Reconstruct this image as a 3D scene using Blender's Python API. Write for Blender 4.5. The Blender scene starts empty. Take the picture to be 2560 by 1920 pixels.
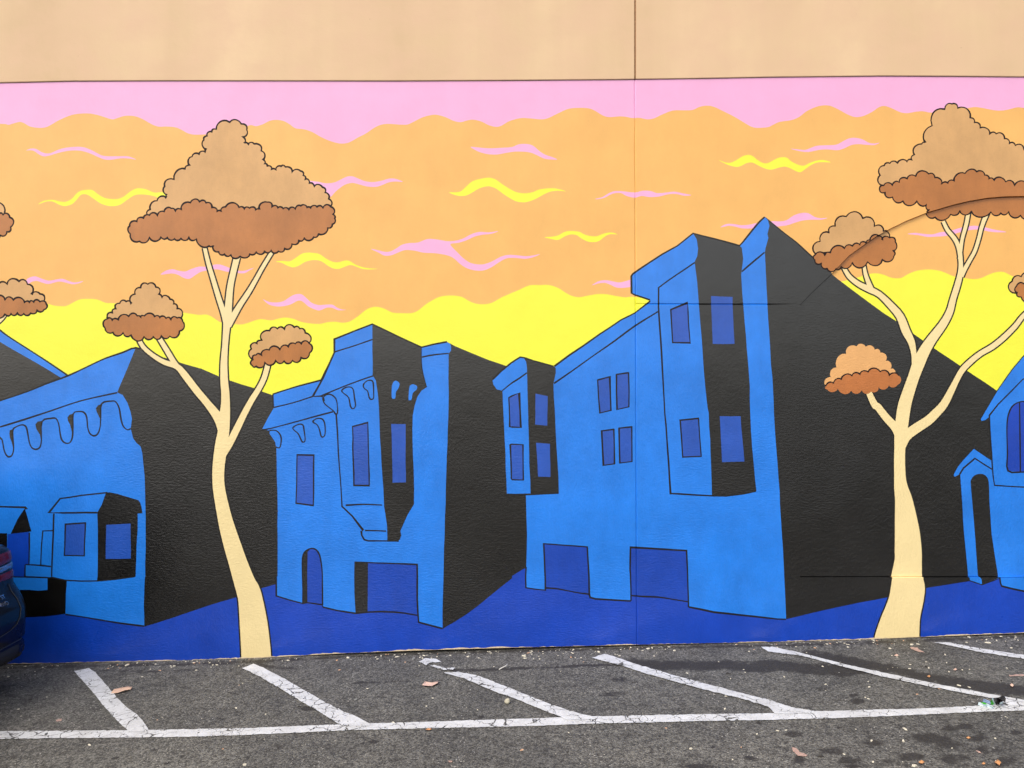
import bpy, bmesh, math, random
import numpy as np
from mathutils import Vector, Matrix, noise
from mathutils.geometry import delaunay_2d_cdt

random.seed(7)
SC = bpy.context.scene
COL = SC.collection

# ------------------------------------------------------------------ camera, light
F, D, H = 1849.0, 5.6, 2.0          # focal length in photo pixels, distance to wall, eye height
GZ, GS = -0.016, 0.0300             # ground level at x=0 and its cross slope

cam_d = bpy.data.cameras.new('camera'); cam = bpy.data.objects.new('camera', cam_d); COL.objects.link(cam)
cam_d.sensor_width = 36.0; cam_d.lens = 36.0 * F / 2560.0
cam_d.clip_start = 0.05; cam_d.clip_end = 500
cam.location = (0, -D, H); cam.rotation_euler = (math.radians(90), 0, 0)
SC.camera = cam
SC.render.resolution_x = 1024; SC.render.resolution_y = 768

SUN_EL, SUN_AZ = math.radians(52), math.radians(-38)     # azimuth from behind the camera towards its left
sun_dir = Vector((math.sin(SUN_AZ) * math.cos(SUN_EL), -math.cos(SUN_AZ) * math.cos(SUN_EL), math.sin(SUN_EL)))
world = bpy.data.worlds.new('World'); SC.world = world; world.use_nodes = True
wn = world.node_tree; wn.nodes.clear()
wo = wn.nodes.new('ShaderNodeOutputWorld'); wb = wn.nodes.new('ShaderNodeBackground'); ws = wn.nodes.new('ShaderNodeTexSky')
ws.sky_type = 'NISHITA'; ws.sun_disc = False; ws.sun_elevation = SUN_EL
ws.sun_rotation = math.atan2(sun_dir.x, sun_dir.y)
ws.air_density = 1.0; ws.dust_density = 3.0; ws.ozone_density = 1.0
wb.inputs['Strength'].default_value = 0.165
wh_ = wn.nodes.new('ShaderNodeHueSaturation'); wh_.inputs['Saturation'].default_value = 0.35      # thin high cloud whitens the sky
wt_ = wn.nodes.new('ShaderNodeMix'); wt_.data_type = 'RGBA'; wt_.blend_type = 'MULTIPLY'; wt_.inputs[0].default_value = 1.0
wt_.inputs[7].default_value = (1.0, 0.965, 0.92, 1)
wn.links.new(ws.outputs[0], wh_.inputs['Color']); wn.links.new(wh_.outputs[0], wt_.inputs[6]); wn.links.new(wt_.outputs[2], wb.inputs[0]); wn.links.new(wb.outputs[0], wo.inputs[0])
sl = bpy.data.lights.new('sun', 'SUN'); sl.energy = 0.65; sl.angle = math.radians(24); sl.color = (1.0, 0.93, 0.85)
so = bpy.data.objects.new('sun', sl); COL.objects.link(so)
so.rotation_euler = sun_dir.to_track_quat('Z', 'Y').to_euler(); so.location = (-6, -12, 14)
SC.view_settings.view_transform = 'Standard'; SC.view_settings.look = 'None'
SC.view_settings.exposure = 0.57; SC.view_settings.gamma = 1.0; SC.view_settings.use_curve_mapping = False

# ------------------------------------------------------------------ helpers
def lin(c):
    return tuple((v/255/12.92 if v/255 <= 0.04045 else ((v/255+0.055)/1.055)**2.4) for v in c) + (1.0,)

def tag(o, label=None, cat=None, group=None, kind=None):
    if label: o['label'] = label
    if cat: o['category'] = cat
    if group: o['group'] = group
    if kind: o['kind'] = kind
    return o

def empty(name, loc=(0, 0, 0), parent=None):
    o = bpy.data.objects.new(name, None); COL.objects.link(o); o.location = loc
    if parent: o.parent = parent
    return o

def mesh_obj(name, verts, faces, mats, parent=None, mi=None, smooth=False):
    me = bpy.data.meshes.new(name); me.from_pydata([tuple(v) for v in verts], [], faces)
    for m in (mats if isinstance(mats, (list, tuple)) else [mats]): me.materials.append(m)
    if mi is not None: me.polygons.foreach_set('material_index', mi)
    if smooth: me.polygons.foreach_set('use_smooth', [True]*len(me.polygons))
    me.update()
    o = bpy.data.objects.new(name, me); COL.objects.link(o)
    if parent: o.parent = parent
    return o

class NT:
    """small node helper"""
    def __init__(s, name):
        s.m = bpy.data.materials.new(name); s.m.use_nodes = True; s.t = s.m.node_tree
        s.b = s.t.nodes['Principled BSDF']
    def n(s, ty, **kw):
        nd = s.t.nodes.new(ty)
        for k, v in kw.items():
            if k in nd.inputs.keys() if isinstance(k, str) else False: nd.inputs[k].default_value = v
            else: setattr(nd, k, v)
        return nd
    def l(s, a, b): s.t.links.new(a, b)
    def coord(s, scale=(1, 1, 1)):
        tc = s.n('ShaderNodeNewGeometry'); mp = s.n('ShaderNodeMapping'); mp.inputs['Scale'].default_value = scale
        s.l(tc.outputs['Position'], mp.inputs['Vector']); return mp.outputs[0]
    def noise(s, vec, scale, detail=3, rough=0.5):
        nz = s.n('ShaderNodeTexNoise'); nz.inputs['Scale'].default_value = scale
        nz.inputs['Detail'].default_value = detail; nz.inputs['Roughness'].default_value = rough
        s.l(vec, nz.inputs['Vector']); return nz.outputs['Fac']
    def ramp(s, fac, a, b, ca=(0, 0, 0, 1), cb=(1, 1, 1, 1)):
        r = s.n('ShaderNodeValToRGB'); r.color_ramp.elements[0].position = a; r.color_ramp.elements[1].position = b
        r.color_ramp.elements[0].color = ca; r.color_ramp.elements[1].color = cb
        s.l(fac, r.inputs[0]); return r.outputs[0]
    def mix(s, f, a, b, mode='MIX'):
        m = s.n('ShaderNodeMix', data_type='RGBA', blend_type=mode)
        for sock, v in ((m.inputs[0], f), (m.inputs[6], a), (m.inputs[7], b)):
            if hasattr(v, 'is_linked'): s.l(v, sock)
            else: sock.default_value = v
        return m.outputs[2]
    def math(s, op, a, b=0.0, clamp=False):
        m = s.n('ShaderNodeMath', operation=op); m.use_clamp = clamp
        for sock, v in ((m.inputs[0], a), (m.inputs[1], b)):
            if hasattr(v, 'is_linked'): s.l(v, sock)
            else: sock.default_value = v
        return m.outputs[0]

def stucco_bump(N, strength=1.0, dist=1.0):
    """trowelled plaster relief: fine sand upstairs, coarser ripples on the lower two thirds"""
    w = N.coord((1, 1, 1)); wx = N.coord((0.62, 1, 1.45)); wz = N.coord((1.35, 1, 0.7))
    side = N.ramp(N.noise(w, 0.55, 1), 0.44, 0.56)
    ripA = N.noise(wx, 52, 4, 0.6); ripB = N.noise(wz, 52, 4, 0.6)
    mr = N.n('ShaderNodeMix', data_type='FLOAT'); N.l(side, mr.inputs[0]); N.l(ripA, mr.inputs[2]); N.l(ripB, mr.inputs[3])
    fine = N.noise(w, 190, 3, 0.6); broad = N.noise(w, 3.2, 3, 0.5)
    ge = N.n('ShaderNodeNewGeometry'); sp = N.n('ShaderNodeSeparateXYZ'); N.l(ge.outputs['Position'], sp.inputs[0])
    zf = N.n('ShaderNodeMapRange'); zf.inputs[1].default_value = 1.5; zf.inputs[2].default_value = 2.7
    zf.inputs[3].default_value = 1.0; zf.inputs[4].default_value = 0.22; N.l(sp.outputs[2], zf.inputs[0])
    a = N.math('MULTIPLY', mr.outputs[0], zf.outputs[0])
    a = N.math('MULTIPLY', a, 0.0036 * strength)
    b = N.math('MULTIPLY', fine, 0.0005 * strength)
    c = N.math('MULTIPLY', broad, 0.007)
    h = N.math('ADD', N.math('ADD', a, b), c)
    bp = N.n('ShaderNodeBump'); bp.inputs['Strength'].default_value = 1.0; bp.inputs['Distance'].default_value = dist
    N.l(h, bp.inputs['Height']); N.l(bp.outputs[0], N.b.inputs['Normal'])

PAINT = {}
def paint(name, rgb, rough=0.5, spec=0.5, var=0.10, mul=1.0, bump=1.0, coat=0.6):
    N = NT(name)
    w = N.coord()
    base = tuple(min(0.93, c*mul) for c in lin(rgb)[:3]) + (1,)
    dk = tuple(c*(1-var) for c in base[:3]) + (1,); lt = tuple(min(1, c*(1+var*0.6)+0.003*var*10) for c in base[:3]) + (1,)
    c1 = N.ramp(N.noise(w, 2.3, 5, 0.6), 0.3, 0.7, dk, lt)
    roll = N.ramp(N.noise(N.coord((1.0, 1, 0.45)), 5.5, 6, 0.68), 0.36, 0.66, (1-var*0.75,)*3 + (1,), (1+var*0.35,)*3 + (1,))
    c1 = N.mix(1.0, c1, roll, 'MULTIPLY')
    sp = N.ramp(N.noise(w, 75, 3, 0.7), 0.28, 0.42, (1-var*1.1,)*3 + (1,), (1, 1, 1, 1))
    col = N.mix(1.0, c1, sp, 'MULTIPLY')
    N.l(col, N.b.inputs['Base Color'])
    rr = N.n('ShaderNodeMapRange'); rr.inputs[1].default_value = 0.3; rr.inputs[2].default_value = 0.7
    rr.inputs[3].default_value = rough-0.07; rr.inputs[4].default_value = rough+0.09
    N.l(N.noise(w, 1.7, 4, 0.6), rr.inputs[0]); N.l(rr.outputs[0], N.b.inputs['Roughness'])
    N.b.inputs['Specular IOR Level'].default_value = spec
    N.b.inputs['Coat Weight'].default_value = coat; N.b.inputs['Coat Roughness'].default_value = 0.22
    stucco_bump(N, bump)
    PAINT[name] = N.m
    return N.m

E = 1.0
paint('pink_paint', (255, 180, 222), 0.6, 0.35, 0.03)
paint('orange_paint', (255, 188, 104), 0.6, 0.35, 0.05)
paint('yellow_paint', (255, 252, 66), 0.6, 0.35, 0.02)
paint('tan_crown_paint', (220, 170, 108), 0.55, 0.4, 0.12)
paint('light_tan_crown_paint', (236, 178, 112), 0.55, 0.4, 0.08)
paint('brown_crown_paint', (188, 118, 52), 0.5, 0.4, 0.16)
paint('light_brown_crown_paint', (196, 118, 58), 0.5, 0.4, 0.12)
paint('cream_bark_paint', (255, 225, 166), 0.5, 0.4, 0.04)
paint('light_blue_paint', (24, 129, 238), 0.34, 0.5, 0.135)
paint('window_blue_paint', (30, 86, 190), 0.32, 0.5, 0.16)
paint('deep_blue_paint', (0, 66, 188), 0.32, 0.5, 0.14)
paint('door_blue_paint', (0, 68, 184), 0.32, 0.5, 0.16)
paint('black_paint', (7, 6, 5), 0.20, 0.5, 0.2, bump=1.5, coat=1.0)
paint('outline_paint', (12, 9, 8), 0.5, 0.4, 0.2, coat=0.2)
paint('brown_outline_paint', (26, 9, 9), 0.6, 0.3, 0.2, coat=0.0)
paint('primer_paint', (236, 214, 180), 0.6, 0.3, 0.25)
paint('shade_line_paint', (40, 14, 28), 0.7, 0.2, 0.2)

# ------------------------------------------------------------------ tracing helpers (photo pixels on the wall plane)
K = 640.0/2212.0
def tile(ox, oy):
    return lambda *a: [(ox+a[i]*K, oy+a[i+1]*K) for i in range(0, len(a), 2)]
A0, A1, A2, A3 = (tile(x, 160) for x in (0, 640, 1280, 1920))
B0, B1, B2, B3 = (tile(x, 560) for x in (0, 640, 1280, 1920))
C0, C1, C2, C3 = (tile(x, 960) for x in (0, 640, 1280, 1920))
D0, D1, D2, D3 = (tile(x, 1440) for x in (0, 640, 1280, 1920))

def cr(P, n=4, closed=False):
    P = [tuple(p) for p in P]; m = len(P); out = []
    rng = range(m) if closed else range(m-1)
    for i in rng:
        p0 = P[(i-1) % m] if (closed or i > 0) else P[0]
        p1 = P[i]; p2 = P[(i+1) % m]
        p3 = P[(i+2) % m] if (closed or i+2 < m) else P[-1]
        for k in range(n):
            t = k/n
            out.append(tuple(0.5*((2*b)+(c-a)*t+(2*a-5*b+4*c-d)*t*t+(3*b-a-3*c+d)*t**3) for a, b, c, d in zip(p0, p1, p2, p3)))
    if not closed: out.append(P[-1])
    return out

def scal(P, s=0.33, closed=True, n=7):
    """scalloped edge: an outward arc between each pair of cusps"""
    out = []; m = len(P)
    for i in range(m if closed else m-1):
        a = P[i]; b = P[(i+1) % m]
        dx, dy = b[0]-a[0], b[1]-a[1]; ch = math.hypot(dx, dy)
        if ch < 2.5: out.append(a); continue
        nx, ny = dy/ch, -dx/ch
        ss = s*(0.88+0.24*random.random()); sk = random.uniform(-0.06, 0.06)
        for k in range(n):
            t = k/n; e = math.sqrt(max(0, 1-(2*t-1)**2))
            e = 0.55*e+0.45*math.sin(math.pi*t)
            tt = t+sk*math.sin(math.pi*t)
            out.append((a[0]+dx*tt+nx*ch*ss*e, a[1]+dy*tt+ny*ch*ss*e))
    if not closed: out.append(P[-1])
    return out

faces2d = []      # (polygon, key, material)
def fill(key, mat, P):
    Q = []
    for p in P:
        if not Q or math.hypot(p[0]-Q[-1][0], p[1]-Q[-1][1]) > 0.4: Q.append(p)
    if math.hypot(Q[0][0]-Q[-1][0], Q[0][1]-Q[-1][1]) < 0.4: Q.pop()
    faces2d.append((Q, key, mat))

def strip(P):
    """P = [(x, y, width)] -> left and right edge points"""
    Lp, Rp = [], []
    m = len(P)
    for i, p in enumerate(P):
        a = P[max(0, i-1)]; b = P[min(m-1, i+1)]
        dx, dy = b[0]-a[0], b[1]-a[1]; l = math.hypot(dx, dy) or 1
        k = 1.0
        if 0 < i < m-1:
            u = (p[0]-a[0], p[1]-a[1]); v = (b[0]-p[0], b[1]-p[1])
            lu = math.hypot(*u) or 1; lv = math.hypot(*v) or 1
            cs = max(-1, min(1, (u[0]*v[0]+u[1]*v[1])/(lu*lv))); k = 1/max(0.55, math.sqrt((1+cs)/2))
        nx, ny = -dy/l*p[2]/2*k, dx/l*p[2]/2*k
        Lp.append((p[0]+nx, p[1]+ny)); Rp.append((p[0]-nx, p[1]-ny))
    return Lp, Rp

def quads(key, mat, P):
    Lp, Rp = strip(P)
    for i in range(len(P)-1):
        faces2d.append(([Lp[i], Lp[i+1], Rp[i+1], Rp[i]], key, mat))

def stroke(key, P, w=4.0, mat='outline_paint', closed=False, sm=True):
    if sm and len(P) > 2: P = cr(P, 3, closed)
    Q = []
    for p in P:
        if not Q or math.hypot(p[0]-Q[-1][0], p[1]-Q[-1][1]) > 1.2: Q.append(p)
    if closed:
        if math.hypot(Q[0][0]-Q[-1][0], Q[0][1]-Q[-1][1]) < 1.2: Q.pop()
        Q = Q+[Q[0], Q[1]]
    # break long straight spans so the brush can wobble
    R = [Q[0]]
    for a, b in zip(Q, Q[1:]):
        l = math.hypot(b[0]-a[0], b[1]-a[1]); n = max(1, int(l//26))
        for k in range(1, n+1):
            j = 0.45 if k < n else 0
            R.append((a[0]+(b[0]-a[0])*k/n+random.uniform(-j, j), a[1]+(b[1]-a[1])*k/n+random.uniform(-j, j)))
    ph = random.random()*50
    quads(key, mat, [(x, y, w*(1+0.16*math.sin(ph+i*0.55)+random.uniform(-.06, .06))) for i, (x, y) in enumerate(R)])

def outline_fill(key, mat, P, w=4.0, smat='outline_paint'):
    fill(key, mat, P); stroke(key, P, w, smat, closed=True, sm=False)

def T3(ox, oy):
    return lambda *a: [(ox+a[i]*K, oy+a[i+1]*K, a[i+2]*K) for i in range(0, len(a), 3)]
a3, b0, b1, b3, c0, c3, d0, d3 = T3(1920, 160), T3(0, 560), T3(640, 560), T3(1920, 560), T3(0, 960), T3(1920, 960), T3(0, 1440), T3(1920, 1440)

# ------------------------------------------------------------------ the painted picture
XL, XR = -620.0, 3300.0
TOP = [(XL, 209), (0, 207), (70, 205.5), (174, 203), (400, 202), (640, 202), (980, 202.5), (1280, 201), (1540, 199), (1760, 196), (1920, 193), (2210, 190), (2400, 191), (2560, 192.5), (XR, 197)]
BOT = [(XL, 1676), (0, 1661), (202, 1656), (463, 1651), (640, 1645), (871, 1632.5), (1074, 1625), (1280, 1619), (1511, 1613.5), (1714, 1609), (1920, 1605), (2180, 1597.7), (2354, 1590.5), (2560, 1582), (XR, 1553)]
fill('painted_sky', 'pink_paint', TOP+BOT[::-1])
BASE = 0
orange = [(XL, 330), (-300, 300), (-120, 315)] + A0(0,517,70,525,110,515,170,500,210,512,260,540,340,552,400,545,450,520,520,480,620,440,700,428,780,428,860,445,930,468,975,478,1020,465,1080,448,1160,450,1230,475,1310,520,1370,541,1440,540,1520,548,1580,575,1620,597,1680,610,1780,608,1900,600,2120,540,2170,528) \
 + A1(0,537,60,520,120,490,180,483,240,493,290,520,340,555,420,565,490,590,560,630,640,665,720,686,780,684,830,665,880,635,950,600,1020,552,1080,525,1150,517,1290,525,1350,505,1440,460,1520,440,1570,440,1640,460,1710,492,1770,502,1830,486,1880,481,1950,498,2010,528,2075,543,2120,533,2170,503) \
 + A2(0,485,80,467,160,470,250,478,310,468,390,430,470,393,540,380,650,381,710,400,780,442,840,459,930,452,990,457,1040,467,1100,465,1170,478,1230,468,1300,435,1390,402,1480,400,1560,397,1620,370,1680,360,1740,368,1820,405,1920,455,2020,515,2070,542,2120,552,2212,545) \
 + A3(40,527,100,500,200,485,270,457,330,410,410,372,480,357,540,362,610,393,680,432,750,458,820,450,900,413,960,372,1010,363,1070,383,1140,415,1200,425,1270,413,1340,408,1420,420,1600,400,1740,378,1800,372,1880,385,1960,400,2020,402,2080,392,2150,375,2212,380) + [(2640, 283), (2800, 268), (3000, 290), (XR, 270)]
fill('painted_sky', 'orange_paint', cr(orange, 3) + [(XR, 1500), (XL, 1500)])
yellow = [(XL, 800), (-300, 740), (-100, 765)] + B0(0,700,200,690,400,690,470,705,560,710,610,690,680,655,740,647,840,652,910,680,1000,686,1300,720,1560,762,1650,775,1720,785,1780,782,1830,800,1880,835,1930,857,2010,862,2080,868,2140,855) \
 + B1(0,830,50,822,130,832,190,818,250,808,320,818,380,842,460,858,550,863,620,848,690,845,750,853,810,842,870,805,950,742,1000,720,1050,716,1110,732,1180,765,1260,770,1340,770,1400,748,1470,692,1560,640,1620,622,1700,618,1780,630,1840,665,1900,688,1970,693,2040,680,2120,635) \
 + B2(0,595,60,570,150,530,240,527,320,527,400,553,450,585,510,618,580,632,660,618,740,605,820,607,900,622,980,633,1040,628,1200,640,1800,660) \
 + B3(300,520,560,490,640,493,700,480,800,455,880,430,940,423,1010,435,1080,462,1160,463,1220,430,1300,400,1400,390,1490,400,1560,425,1620,450,1700,462,1780,473,1850,465,1930,430,1990,412,2050,412,2110,440,2212,485) + [(2640, 712), (2800, 690), (3000, 720), (XR, 700)]
fill('painted_sky', 'yellow_paint', cr(yellow, 3) + [(XR, 1500), (XL, 1500)])

wisp_n = [0]
def wisp(mat, P):
    wisp_n[0] += 1
    fill('painted_sky/painted_cloud#%d' % wisp_n[0], mat, cr(P, 3, True))
PK, YL = 'pink_paint', 'yellow_paint'
wisp(PK, A0(225,748,260,732,310,733,360,762,410,773,450,765,500,742,560,725,640,716,710,717,770,735,830,765,880,790,930,797,1010,797,1100,797,1150,812,1175,826,1120,817,1040,815,960,827,905,825,850,805,780,773,700,750,620,747,550,757,480,775,430,790,380,798,340,783,290,750,250,745))
wisp(YL, A0(330,1212,380,1182,460,1174,520,1188,570,1190,620,1165,660,1120,700,1095,750,1087,800,1090,840,1120,900,1155,960,1166,1020,1165,1070,1145,1120,1105,1170,1078,1210,1074,1270,1085,1330,1110,1400,1108,1470,1125,1470,1160,1385,1163,1340,1145,1280,1132,1220,1127,1160,1135,1090,1180,1040,1215,990,1228,930,1225,870,1205,810,1165,760,1132,720,1125,690,1138,660,1175,620,1212,560,1228,510,1215,460,1190,400,1188))
wisp(PK, A1(400,1008,520,1015,600,1030,670,1025,720,1005,780,975,830,970,880,988,940,1012,1010,1020,1080,1010,1150,990,1210,993,1270,1018,1200,1015,1140,1025,1080,1050,1030,1062,960,1058,890,1040,830,1027,770,1042,720,1075,680,1110,640,1150,580,1140,480,1060))
wisp(PK, A1(1855,715,1930,722,2010,728,2100,725)+A2(0,717,60,693,140,692,190,712,240,755,290,785,350,805,392,825,340,825,280,818,220,790,160,765,90,757,20,757)+A1(2160,768,2080,782,2000,778,1930,760,1880,735))
wisp(YL, A1(1668,1110,1720,1108,1770,1100,1820,1055,1870,1013,1940,992,2010,982,2070,997,2130,1040)+A2(0,1090,50,1110,110,1117,180,1107,240,1083,350,1073,420,1085,468,1101,400,1095,330,1103,270,1130,200,1168,130,1192,90,1195,40,1188,0,1170)+A1(2140,1125,2080,1080,2030,1060,1990,1058,1930,1075,1860,1115,1810,1138,1740,1138))
wisp(PK, B1(992,215,1050,225,1110,240,1160,237,1210,212,1260,180,1320,165,1400,160,1480,130,1560,133,1650,148,1720,145,1790,125,1860,88,1930,68,2010,72,2095,62,2030,85,1960,92,1890,108,1820,140,1750,162,1680,172,1700,205,1740,245,1790,295,1850,335,1930,350,1990,342,2050,318,2110,285,2170,268)+B2(0,267,60,272,120,278,180,272,243,260,190,285,120,300,50,295,0,292)+B1(2160,298,2100,330,2040,370,1970,400,1900,402,1830,385,1770,350,1700,290,1630,265,1540,252,1450,248,1370,230,1290,225,1230,245,1170,270,1110,273,1060,248))
wisp(YL, B1(170,325,230,318,290,322,340,295,390,260,440,247,500,250,550,260,600,295,660,325,710,330,770,315,810,320,860,350,920,372,980,383,1050,387,980,393,920,388,870,370,820,355,770,368,720,387,670,385,620,360,570,325,520,312,470,315,420,330,370,360,320,375,270,360,220,335))
wisp(PK, B1(60,650,110,672,180,678,240,665,290,632,340,608,390,606,430,635,480,680,540,700,600,697,660,697,700,722,740,738,782,742,710,745,660,725,610,723,550,747,500,735,450,710,400,668,360,663,310,690,250,708,180,712,110,695))
wisp(PK, B0(1388,438,1430,405,1490,390,1540,403,1600,410,1650,390,1720,368,1790,370,1850,352,1900,350,1960,370,2010,390,2070,405,2120,402,2195,377,2150,405,2110,425,2040,422,1960,412,1880,392,1820,397,1740,412,1690,440,1640,473,1590,467,1540,440,1480,427))
wisp(PK, B0(230,480,270,457,310,453,350,468,420,490,480,480,540,473,600,495,650,505,720,493,680,513,620,520,550,502,500,498,420,518,370,508,320,492,280,497,240,515))
wisp(YL, B2(280,115,340,110,400,98,450,70,500,60,580,67,630,92,690,105,740,103,800,80,860,73,912,90,850,88,800,110,750,148,700,157,650,150,600,125,560,97,510,90,460,105,400,137,350,132))
wisp(PK, A2(720,1165,780,1150,830,1120,880,1100,940,1098,1060,1110,1130,1095,1200,1098,1250,1115,1320,1112,1400,1103,1480,1118,1550,1133,1490,1138,1420,1123,1350,1125,1270,1145,1190,1150,1120,1140,1060,1155,990,1140,940,1115,870,1120,800,1155,740,1168))
wisp(YL, A2(1785,828,1840,850,1890,852,1940,830,1990,798,2040,785,2080,795,2120,828,2170,855)+A3(0,855,50,830,100,808,160,808,200,840,260,870,310,878,360,855,420,835,480,830,545,850,470,848,420,853,370,875,320,910,280,935,240,925,190,900,140,887,80,900,30,913)+A2(2190,905,2130,878,2080,853,2030,855,1960,888,1890,880,1830,855))
wisp(PK, A3(195,732,260,738,320,742,370,725,420,707,500,702,590,697,640,672,700,643,760,638,820,653,870,680,920,687,965,680,920,700,850,698,780,692,720,700,660,728,600,745,520,738,440,742,350,760,270,752))
wisp(PK, A2(1800,1412,1850,1383,1920,1383,1980,1393,2050,1388,2110,1375)+A3(30,1358,100,1360,160,1350,220,1310,290,1287,350,1290,400,1320,450,1332,515,1330,460,1345,380,1345,300,1352,230,1372,170,1392,100,1402)+A2(2080,1420,1990,1420,1930,1405,1870,1398))
wisp(PK, A3(1215,1465,1280,1455,1350,1463,1430,1468,1500,1450,1580,1440,1660,1415,1730,1400,1800,1393,1880,1405,1960,1425,2075,1447,2000,1450,1920,1443,1840,1425,1750,1432,1650,1455,1560,1480,1470,1487,1390,1490,1310,1475))
wisp(PK, B2(690,530,740,498,800,485,860,493,920,505,970,497,1030,480,1060,485,1060,545,1020,545,960,552,900,548,850,525,800,508,740,515))

# street at the foot of the picture
fill('painted_street', 'deep_blue_paint', [(XL, 1385), (XR, 1385), (XR, 1700), (XL, 1700)])

LB, BK, WB, DB = 'light_blue_paint', 'black_paint', 'window_blue_paint', 'door_blue_paint'
def wob(P, amp=0.8, step=30):
    out = []
    for a, b in zip(P, P[1:]+P[:1]):
        l = math.hypot(b[0]-a[0], b[1]-a[1]); n = max(1, int(l//step))
        for k in range(n):
            t = k/n; j = amp if k else 0
            out.append((a[0]+(b[0]-a[0])*t+random.uniform(-j, j), a[1]+(b[1]-a[1])*t+random.uniform(-j, j)))
    return out
def pfill(key, mat, P): fill(key, mat, wob(P))
def win(key, mat, P, outlined=True, w=3.6):
    Q = wob(P, 0.6, 24); fill(key, mat, Q)
    if outlined: stroke(key, Q, w, closed=True, sm=False)

# --- house 0: gable at the left border
h = 'painted_house#0'
pfill(h, BK, [(XL, 660)]+B0(0,980,150,1075,330,1185,500,1290,600,1340,600,1700)+[(XL, 1200)])
pfill(h, LB, [(XL, 620)]+B0(0,918,150,1025,370,1165,590,1308,535,1334,400,1250,200,1135,0,1018)+[(XL, 706)])
stroke(h, [(-300, 720), (-60, 790), (-20, 812)]+B0(0,918,100,990,370,1163,585,1308), 4)
# --- house 1: cornice with brackets, two little bays
h = 'painted_house#1'
pfill(h, BK, B0(1172,1070,1500,1180,1740,1250,1900,1320,1980,1350,2212,1422)+B1(60,1450,155,1482)+C1(205,400,195,1659)+D1(175,70,40,108)+D0(2040,185,1850,240,1700,290,1480,365,1250,437)+C0(1200,1659,900,400)+B0(950,1470))
front = [(XL, 1180)]+B0(0,1527,230,1450,400,1380,590,1310,740,1240,900,1165,1060,1110,1172,1070,1100,1250,1012,1455)+C0(1060,95,1100,160,1125,230,1140,300,1130,385,1150,470,1180,510,1215,540,1230,600,1237,680,1250,800,1255,1000,1258,1300,1255,1659)+D0(1250,30,1243,250,1248,432,1000,400,740,355,565,330)
pfill(h, LB, front+D0(400,345,230,357)+[(XL, 1545)])
stroke(h, [(-300, 1080), (-70, 1022), (-20, 1008)]+B0(0,1527,230,1450,400,1380,590,1310,740,1240,900,1165,1060,1110,1172,1070,1300,1110), 4)
stroke(h, D0(565,332,740,358,1000,402,1150,422,1248,434), 4)
pfill(h, BK, [(XL, 1478)]+D0(215,120,410,120,410,10,577,10,577,60,570,150,565,328,400,350,230,357)+[(XL, 1545)])
pfill(h+'/painted_ledge#0', LB, [(XL, 1440)]+D0(150,8,410,20,410,120,330,127,200,115)+[(XL, 1470)])
stroke(h+'/painted_ledge#0', [(-200, 1438)]+D0(150,6,435,16), 3.6)
stroke(h, C0(0,372,200,310,430,235,700,145,1012,75), 4)
for wd in ((80,430,85,400,112,388,118,520,115,560,100,500,85,460), (305,350,325,325,365,318,360,420,357,500,345,440,315,390), (583,290,600,265,633,255,630,350,622,420,605,350,588,320), (828,210,845,185,878,172,875,260,868,310,850,270,835,240)):
    fill(h, BK, C0(*wd))
stroke(h, C0(-120,560,-60,420,0,465,20,490,35,570,55,615,80,630,105,612,118,560,112,480,110,400,140,370,190,353,225,370,240,430,255,510,275,550,310,565,345,545,358,480,363,325,440,297,485,300,508,350,520,430,535,485,570,512,605,505,625,460,630,380,633,258,680,238,725,245,750,290,757,370,775,425,810,448,845,430,865,370,870,300,877,172,960,148,1000,155,1030,210,1045,300,1065,365,1100,395,1130,385), 3.8)
# left porch
k = h+'/painted_porch#0'
pfill(k, BK, [(XL, 1333)]+C0(0,1290,62,1290,62,1659)+D0(62,20)+[(XL, 1446)])
pfill(k+'', LB, [(XL, 1262)]+C0(0,1062,215,1077,150,1170,95,1288,0,1283)+[(XL, 1330)])
pfill(k, BK, C0(215,1072,245,1180,272,1275,92,1295,150,1170))
stroke(k, [(XL, 1262)]+C0(0,1060,215,1076), 4)
pfill(h+'/painted_door#0', 'deep_blue_paint', C0(66,1298,248,1278,248,1555,215,1565,212,1659)+D0(212,5,62,0))
stroke(k, C0(253,1282,253,1420,250,1558), 3.6); stroke(k, C0(218,1560,330,1566,440,1577), 3.6); stroke(k, C0(217,1562,215,1659)+D0(215,8), 3.6)
stroke(k, C0(352,1562,358,1400,370,1270,458,1267), 3.4, sm=False)
# right bay
k = h+'/painted_bay#0'
pfill(k, BK, C0(915,945,940,935,1010,948,1090,972,1195,1003,1212,1025,1222,1060,1231,1118,1190,1120,1190,1250,1180,1400,1172,1659)+D0(1170,2,1000,30,840,45,700,45,560,38,470,28,440,15)+C0(450,1659,465,1200))
pfill(k, LB, C0(420,1112,520,990,700,965,912,948,880,1040,840,1112,845,1250,845,1500,843,1659)+D0(838,38,700,40,560,32,470,22,446,10)+C0(448,1659,460,1400,468,1118))
stroke(k, C0(840,1112,650,1113,422,1112,520,990,700,963,930,938), 4, sm=False)
stroke(k, C0(465,1120,455,1400,446,1659)+D0(445,12,560,37,700,44,840,43,1000,28,1170,2), 3.8, sm=False)
win(k+'', WB, C0(565,1212,738,1200,728,1485,556,1482)); win(k, WB, C0(918,1217,1128,1206,1130,1508,914,1511), False)

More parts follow.
